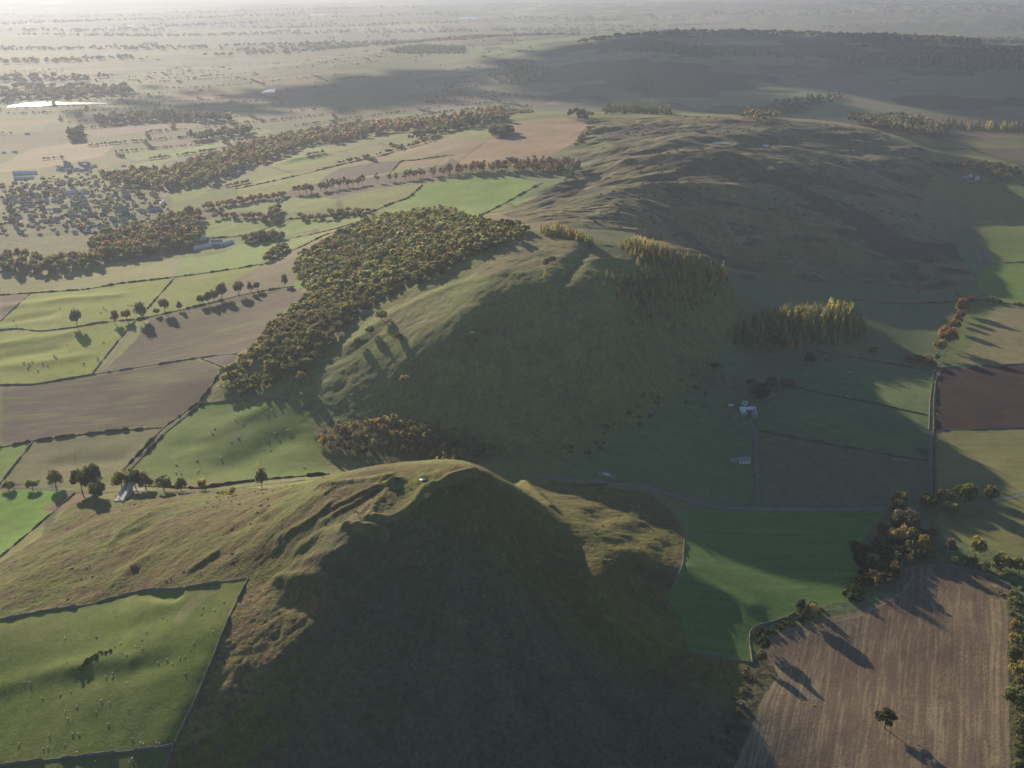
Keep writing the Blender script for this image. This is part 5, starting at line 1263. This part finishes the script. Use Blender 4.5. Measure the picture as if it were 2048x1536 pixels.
link('surface', bm_me('surface', lambda bm: bmesh.ops.create_circle(bm, cap_ends=True, segments=24, radius=2.65, matrix=Matrix.Translation((0, 0, 1.2))), [M_DARK]), t)
def van_fn(bm):
    bmesh.ops.create_cube(bm, size=1, matrix=Matrix.Diagonal((5.6, 2.3, 2.2, 1)) @ Matrix.Translation((0, 0, .7)))
    bmesh.ops.bevel(bm, geom=list(bm.edges), offset=.35, segments=2, affect='EDGES')
t = bpy.data.objects.new('caravan', None); COL.objects.link(t); t.location = pick(1462, 813)[0]; t.rotation_euler = (0, 0, -.1); tag(t, 'white caravan parked on the grass left of the shaded farm', 'caravan')
link('body', bm_me('body', van_fn, [M_WHITE]), t)
for x in (-1.6, 0, 1.6): link('window', bm_me('window', lambda bm: box_bm(bm, x - .5, x + .5, -1.18, -1.12, 1.5, 2.1), [M_DARK]), t)
for s in (-1, 1): link('wheel', bm_me('wheel', lambda bm: bmesh.ops.create_cone(bm, cap_ends=True, segments=12, radius1=.38, radius2=.38, depth=.25, matrix=Matrix.Translation((0, s * 1.1, .3)) @ Matrix.Rotation(math.pi / 2, 4, 'X')), [M_DARK]), t)
# cottage lower down the lane
p = pick(1488, 924)[0]
house(house_meshes(11, 6.5, 2.8, 5.6, M_WHITE, M_SLATE, 2, 3), 'cottage', p, .05, 'dark-roofed white cottage beside the farm lane', 'cottage')
q = p + np.array([-10.5, -1, 0]); q[2] = zat(q[0], q[1]); house(house_meshes(7, 4.5, 2.2, 4.2, M_STONE, M_SLATE, 1, 1), 'outhouse', q, .1, 'small stone outhouse at the left of the cottage', 'outhouse')
# far right farm
p = pick(1941, 352)[0]
house(house_meshes(16, 9, 4.4, 8.2, M_WHITE, M_TILE, 2, 3), 'farmhouse', p, 1.2, 'red-roofed farmhouse on the knoll at the right', 'farmhouse')
q = pick(1954, 357)[0]; house(house_meshes(18, 9, 5, 9, M_WHITE, M_SLATE, 0, 2), 'barn', q, 1.25, 'white-gabled barn right of the red-roofed farmhouse', 'barn')
q = pick(1930, 357)[0]; house(house_meshes(20, 8, 3.4, 6, M_STONE, M_SLATE, 0, 0), 'barn', q, .2, 'low dark barn left of the red-roofed farmhouse', 'barn')
for (u, v) in ((1937,363),(1943,363),(1946,363),(1950,363)):
    q = pick(u, v)[0]; o = link('parked_car', bm_me('parked_car', lambda bm: (box_bm(bm, -2.1, 2.1, -.85, .85, .3, .95), box_bm(bm, -1.2, 1.2, -.75, .75, .95, 1.5)), [M_WHITE]), None, q); tag(o, 'pale car parked in front of the red-roofed farm', 'car', 'cars parked at the red-roofed farm')
# concrete yard
def slab_px(name, label, cat, px, mat, th):
    w = pick([a for a, b in px], [b for a, b in px]); z0 = w[:, 2].max() + .15; n_ = len(w)
    vs = np.concatenate([np.c_[w[:, :2], np.full(n_, z0)], np.c_[w[:, :2], w[:, 2] - th]])
    fs = [tuple(range(n_))] + [(k, k + n_, (k + 1) % n_ + n_, (k + 1) % n_) for k in range(n_)]
    me = bpy.data.meshes.new(name); me.from_pydata(vs.tolist(), [], fs); me.materials.append(mat); o = link(name, me); bm = bmesh.new(); bm.from_mesh(me); bmesh.ops.recalc_face_normals(bm, faces=bm.faces); bm.to_mesh(me); bm.free()
    return o
t = bpy.data.objects.new('silage_clamp', None); COL.objects.link(t); tag(t, 'pale concrete silage clamp with two long walls beside the road', 'silage clamp')
for px in ([(229,1004),(236,1004),(258,981),(253,981)], [(240,1004),(246,1004),(267,984),(261,984)]):
    o = slab_px('side_wall', '', '', px, M_CONC, 1.5); o.parent = t; o.location.z += .9
o = slab_px('floor_slab', '', '', [(236,1004),(241,1004),(262,983),(258,982)], M_WALL, 1.0); o.parent = t
o = slab_px('apron', '', '', [(252,981),(258,984),(290,982),(289,979)], M_CONC, 1.0); o.parent = t

# pale heap by the road
def heap(u, v, n_, spread, s0, s1, name, label, cat, mat, ax=(1, .4)):
    gg = np.random.default_rng(n_); p = pick(u, v)[0]
    def f(bm):
        for k in range(n_):
            a = gg.normal() * spread * ax[0]; b = gg.normal() * spread * ax[1]; s = gg.uniform(s0, s1)
            r = bmesh.ops.create_icosphere(bm, subdivisions=1, radius=s, matrix=Matrix.Translation((a, b - .25 * a, s * .3 + max(0, .8 - abs(a) * .3) * gg.uniform(0, 1))))
            for w_ in r['verts']: w_.co += Vector(gg.normal(size=3) * s * .18)
    return tag(link(name, bm_me(name, f, [mat]), None, p), label, cat)
heap(1212, 949, 40, 3.4, .35, .9, 'stone_heap', 'pale heap of rubble in the shaded field by the road', 'heap', M_WHITE)
heap(1698, 826, 24, 2.2, .3, .7, 'stone_heap', 'small grey stone heap in the shaded field with the round patch', 'heap', M_STONE)
heap(1800, 920, 26, 3.2, .3, .6, 'stone_heap', 'long pale stone heap against the shaded hedge', 'heap', M_CONC, (1.2, .2))
shrubs([(160,1337),(166,1328),(178,1318),(192,1309),(206,1304),(219,1302)], 1.3, 4.2, DKGREEN, 'low dark rush bush in the curved clump in the near sheep pasture', 'curved clump of rushes in the near sheep pasture', 'rush_bush', .7)
heap(192, 1276, 8, .5, .15, .3, 'rush_clump', 'little dark rush tuft above the curved clump', 'rushes', M_HEDGE)
heap(270, 1135, 34, 2.4, .3, .8, 'bracken_patch', 'rusty bracken patch on the flank of the near hill', 'bracken', noise_mat('rusty_bracken', (.07, .04, .025), (.17, .085, .045), 1.2))
heap(2008, 1190, 30, 3.0, .3, .8, 'brush_pile', 'dark brush pile in the corner of the brown field', 'brush pile', M_WOOD, (.8, 1))
# weed ring in the brown field
M_LIME = noise_mat('lime_weeds', (.22, .30, .03), (.34, .42, .05), 1.5)
def weeds(bm):
    gg = np.random.default_rng(3)
    for k in range(40):
        a = gg.uniform(0, 6.28); r = 1.0 + gg.normal() * .12; bmesh.ops.create_icosphere(bm, subdivisions=1, radius=gg.uniform(.16, .3), matrix=Matrix.Translation((r * math.cos(a), r * .8 * math.sin(a), .1)))
tag(link('weed_ring', bm_me('weed_ring', weeds, [M_LIME]), None, pick(1627, 1411)[0]), 'small ring of lime-green weeds in the large brown field', 'weeds')
t = link('water_trough', bm_me('water_trough', lambda bm: (box_bm(bm, -1, 1, -.5, .5, 0, .7),), [M_WHITE]), None, pick(134, 690)[0]); tag(t, 'white trough alone in the green cattle pasture', 'trough')

# power poles
def pole(u, v, h_, label):
    t = bpy.data.objects.new('power_pole', None); COL.objects.link(t); t.location = pick(u, v)[0]; t.rotation_euler = (0, 0, .9); tag(t, label, 'power pole', 'power poles in the left fields')
    v_, f_ = tube([(0, 0, -.5), (0, 0, h_)], [.17, .12], 8); link('pole', fast_mesh('pole', v_, f_, mats=[M_WOOD]), t)
    link('crossarm', bm_me('crossarm', lambda bm: box_bm(bm, -1.1, 1.1, -.08, .08, h_ - .5, h_ - .3), [M_WOOD]), t)
    for x in (-1, 0, 1): link('insulator', bm_me('insulator', lambda bm: bmesh.ops.create_cone(bm, cap_ends=True, segments=8, radius1=.09, radius2=.06, depth=.3, matrix=Matrix.Translation((x, 0, h_ - .15 + (.3 if x == 0 else 0)))), [M_WHITE]), t)
pole(152, 926, 9, 'power pole in the pale olive field by the road'); pole(398, 927, 9, 'power pole in the middle of the sheep pasture'); pole(523, 938, 9.5, 'pale power pole above the lone roadside tree'); pole(34, 657, 8, 'power pole at the wall bend of the cattle pasture')

# ------------------------------------------------------------------ animals
def animal_me(name, verts, edges, radii, mat, root=0):
    me = bpy.data.meshes.new(name + '_skeleton'); me.from_pydata(verts, edges, []); o = bpy.data.objects.new('tmp', me); COL.objects.link(o)
    s = o.modifiers.new('s', 'SKIN'); s.use_smooth_shade = True; sub = o.modifiers.new('u', 'SUBSURF'); sub.levels = 1; sub.render_levels = 1
    for k, r in enumerate(radii): me.skin_vertices[0].data[k].radius = r if isinstance(r, tuple) else (r, r)
    me.skin_vertices[0].data[root].use_root = True
    dg = bpy.context.evaluated_depsgraph_get(); dg.update(); out = bpy.data.meshes.new_from_object(o.evaluated_get(dg)); out.name = name
    bpy.data.objects.remove(o); bpy.data.meshes.remove(me); out.materials.clear(); out.materials.append(mat); return out
def quadruped(L, hh, body, leg, neck_up, head_l, head_dn):
    v = [(-L/2,0,hh),(-L/6,0,hh*1.0),(L/5,0,hh*.98),(L/2,0,hh*1.02),(L*.68,0,hh+neck_up),(L*.82,0,hh+neck_up-head_dn),(L*.95+head_l*.3,0,hh+neck_up-head_dn*1.9)]
    e = [(0,1),(1,2),(2,3),(3,4),(4,5),(5,6)]; r = [body*.85,(body*1.05,body*1.05),(body*1.08,body*1.08),body*.85,body*.48,body*.42,body*.22]
    for x, base in ((-L*.42,0),(L*.40,3)):
        for s in (-1,1):
            k = len(v); v += [(x, s*body*.55, hh*.62),(x+(-.04 if base==0 else .02), s*body*.58, hh*.32),(x, s*body*.58, 0)]; e += [(base,k),(k,k+1),(k+1,k+2)]; r += [leg*1.7,leg,leg*.9]
    k = len(v); v.append((-L/2-.12,0,hh*.8)); e.append((0,k)); r.append(leg*.7)
    return v, e, r
M_WOOL = noise_mat('wool', (.50, .47, .40), (.66, .63, .56), 3.0); M_HIDE = noise_mat('dark_hide', (.025, .020, .018), (.05, .04, .034), 2.0)
SHEEP = [animal_me('sheep', *quadruped(.95, .62, .31, .055, g_, .25, .14), M_WOOL, 1) for g_ in (.05, -.22, .14)]
COW = [animal_me('cow', *quadruped(1.7, 1.05, .42, .095, g_, .4, .2), M_HIDE, 1) for g_ in (.05, -.4)]
def herd(name, meshes, px, label, cat, group, s):
    for u, v in px:
        p = pick(u, v)[0]; o = link(name, meshes[rng.integers(len(meshes))], None, p); o.rotation_euler = (0, 0, rng.uniform(0, 6.28)); o.scale = (s * rng.uniform(.9, 1.15),) * 3; tag(o, label, cat, group)
Z7 = [(677,645),(950,652),(975,662),(1184,590),(1175,628),(1250,608),(1306,560),(853,736),(827,780),(380,772),(704,803),(668,820),(792,822),(830,824),(834,835),(1130,800),(1242,733),(738,868),(974,897),(1049,888),(1078,880),(921,916),(1006,922),(392,912),(421,937),(657,980),(653,1000),(616,998),(1078,976),(738,1033),(140,1027),(176,1030),(48,1078),(413,1083),(350,1098),(245,1122),(590,1136),(638,1147),(156,1181),(447,1171),(380,1198),(561,1202),(750,1182),(393,1240),(627,1275),(635,1274),(287,1340),(423,1330),(455,1328),(460,1336),(109,1390),(252,1418),(279,1409),(378,1394),(449,1441),(770,1358),(822,1382),(836,1392),(840,1384),(914,1384),(930,1388)]
herd('sheep', SHEEP, [(a / 2.92, 1012 + b / 2.92) for a, b in Z7], 'white sheep grazing in the near left pasture', 'sheep', 'sheep in the near left pasture', .8)
herd('sheep', SHEEP, [(a / 2.92, 1012 + b / 2.92) for a, b in ((772,1476),(752,1497),(558,1492))], 'white sheep in the dark grass below the bottom wall', 'sheep', 'sheep below the bottom wall', .88)
Z4 = [(1240,1070),(1255,1045),(1375,990),(1390,1095),(1398,1098),(1350,1120),(1290,1218),(1150,1230),(1155,1300),(1165,1290),(1060,1310),(1030,1305),(1610,1075),(1580,1170),(1420,1015),(1680,1060),(1560,960),(1590,940),(1030,1255),(1560,1110),(1695,1055),(1780,1275)]
herd('sheep', SHEEP, [(a / 2.926, 500 + b / 2.926) for a, b in Z4], 'tiny white sheep in the green pasture behind the near hill', 'sheep', 'sheep in the pasture behind the near hill', 1.5)
C4 = [(350,343),(432,340),(440,352),(457,345),(605,340),(618,350),(750,325),(768,325),(840,312),(588,365),(667,362),(80,412)]
herd('cow', COW, [(a / 2.926, 501 + b / 2.926) for a, b in C4], 'dark cow grazing in the rolling pasture above the lone hedge tree', 'cow', 'cattle in the upper rolling pasture', 1.15)
C5 = [(315,620),(330,632),(320,628),(140,662),(190,655),(168,668),(165,695),(250,665),(280,680),(224,708),(605,541),(570,632),(575,645),(490,668)]
herd('cow', COW, [(a / 2.926, 501 + b / 2.926) for a, b in C5], 'dark cow grazing in the rolling pasture below the lone hedge tree', 'cow', 'cattle in the lower rolling pasture', 1.15)
herd('sheep', SHEEP, [(1665,710),(1700,745),(1715,742),(1740,741),(1695,793),(1756,803),(1815,770),(1642,722),(1660,733)], 'tiny white sheep in the shaded field under the plantation', 'sheep', 'sheep in the shaded field under the plantation', 1.4)

# ------------------------------------------------------------------ clouds out of the picture, over the far hills
def cloud(cx_, cy_, cz_, rx, ry, rz, n_, seed):
    gg = np.random.default_rng(seed)
    bm = bmesh.new()
    for k in range(n_):
        a = gg.uniform(0, 6.28); q = 1.3 * math.sqrt(gg.uniform(0, 1)); s = gg.uniform(.16, .36) * max(.22, 1.15 - .8 * q)
        bmesh.ops.create_icosphere(bm, subdivisions=2, radius=1, matrix=Matrix.Translation((q * math.cos(a) * rx, q * math.sin(a) * ry, gg.uniform(0, .5) * rz)) @ Matrix.Diagonal((s * rx, s * ry, s * rz * 1.6, 1)))
    for w_ in bm.verts:
        p = w_.co; w_.co += Vector((fbm(np.array([p.x + p.z]), np.array([p.y]), 500, 3, 5)[0], fbm(np.array([p.x]), np.array([p.y + p.z]), 500, 3, 7)[0], fbm(np.array([p.x - p.z]), np.array([p.y]), 500, 3, 9)[0])) * 120
    me = bpy.data.meshes.new('cloud'); bm.to_mesh(me); bm.free(); me.shade_smooth(); me.materials.append(M_CLOUD)
    o = link('cloud', me, None, (cx_, cy_, cz_)); return o
M_CLOUD = noise_mat('cloud_white', (.80, .80, .82), (.9, .9, .9), .002)
CB = (1650 / math.tan(SUN_EL) * -math.sin(SUN_AZ), 1650 / math.tan(SUN_EL) * math.cos(SUN_AZ))
for k, (gx_, gy_, rx, ry, n_puff, lab) in enumerate(((1350, 4700, 1500, 1000, 110, 'broad white cloud shading the far ridge'), (50, 4800, 700, 750, 60, 'small white cloud shading the left of the far ridge'),
   (2900, 4300, 1100, 1200, 80, 'white cloud shading the right of the far valley'), (-900, 4850, 900, 600, 64, 'ragged white cloud over the middle of the hazy plain'))):
    tag(cloud(gx_ + CB[0], gy_ + CB[1], 1800, rx, ry, 240, n_puff, 60 + k), lab, 'cloud', None, 'structure')

# pale stones lying on the steep face of the near hill
pts = scatter([(640,1110),(760,1090),(900,1040),(1000,1020),(1090,1060),(1180,1200),(1240,1320),(1100,1420),(800,1420),(620,1300)], 9, 1.0)
nz = fbm(pts[:, 0], pts[:, 1], 26, 3, 97); pts = pts[nz > .28]
def stones(bm):
    gg = np.random.default_rng(8)
    for p in pts:
        s = gg.uniform(.18, .55); r = bmesh.ops.create_icosphere(bm, subdivisions=1, radius=s, matrix=Matrix.Translation((p[0], p[1], p[2] + s * .3)))
        for w_ in r['verts']: w_.co += Vector(gg.normal(size=3) * s * .2)
tag(link('scree', bm_me('scree', stones, [M_STONE])), 'pale stones scattered over the steep shaded face of the near hill', 'scree', None, 'stuff')
HAZE = 6.3e-5; HAZE_G = .36; EXPO = 1.0

# ------------------------------------------------------------------ camera, light, air
cam = bpy.data.cameras.new('camera'); co = bpy.data.objects.new('camera', cam); COL.objects.link(co)
cam.sensor_width = 36; cam.lens = F / 2048 * 36; cam.clip_end = 250000; cam.clip_start = 1
co.location = (0, 0, H); co.rotation_euler = (math.pi / 2 - PITCH, 0, 0); SC.camera = co
sun = bpy.data.lights.new('sun', 'SUN'); sun.energy = 5.0; sun.angle = math.radians(.55); sun.color = (1.0, .85, .61)
so = bpy.data.objects.new('sun', sun); COL.objects.link(so)
sd = Vector((-math.sin(SUN_AZ) * math.cos(SUN_EL), math.cos(SUN_AZ) * math.cos(SUN_EL), math.sin(SUN_EL)))
so.rotation_euler = sd.to_track_quat('Z', 'Y').to_euler()
w = bpy.data.worlds.new('World'); SC.world = w; w.use_nodes = True
nt = w.node_tree; bg = nt.nodes['Background']
sky = nt.nodes.new('ShaderNodeTexSky'); sky.sky_type = 'NISHITA'; sky.sun_disc = False
sky.sun_elevation = SUN_EL; sky.sun_rotation = -SUN_AZ; sky.air_density = 1.0; sky.dust_density = .5; sky.ozone_density = 4.0
nt.links.new(sky.outputs[0], bg.inputs[0]); bg.inputs[1].default_value = .075
# haze: one closed box of even air round the viewer and the land
bm = bmesh.new(); bmesh.ops.create_cube(bm, size=1)
me = bpy.data.meshes.new('haze'); bm.to_mesh(me); bm.free()
zlo = float(Z.min()) - 1; ztop = max(float(Z.max()), H) + 12
hz = link('haze', me); hz.scale = (240000, 240000, ztop - zlo); hz.location = (0, 0, (ztop + zlo) / 2)
tag(hz, 'pale sunlit haze thickening over the distant plain', 'haze', None, 'stuff')
hm = bpy.data.materials.new('haze_air'); hm.use_nodes = True
for n_ in list(hm.node_tree.nodes):
    if n_.type == 'BSDF_PRINCIPLED': hm.node_tree.nodes.remove(n_)
pv = hm.node_tree.nodes.new('ShaderNodeVolumePrincipled')
pv.inputs['Color'].default_value = (.42, .47, .60, 1); pv.inputs['Density'].default_value = HAZE; pv.inputs['Anisotropy'].default_value = HAZE_G
out = [n_ for n_ in hm.node_tree.nodes if n_.type == 'OUTPUT_MATERIAL'][0]
hm.node_tree.links.new(pv.outputs[0], out.inputs['Volume'])

me.materials.append(hm)
SC.view_settings.view_transform = 'Standard'; SC.view_settings.look = 'None'; SC.view_settings.gamma = 1; SC.view_settings.exposure = EXPO
SC.cycles.volume_bounces = 0; SC.cycles.max_bounces = 6; SC.cycles.diffuse_bounces = 4; SC.cycles.transparent_max_bounces = 8
SC.cycles.use_denoising = True
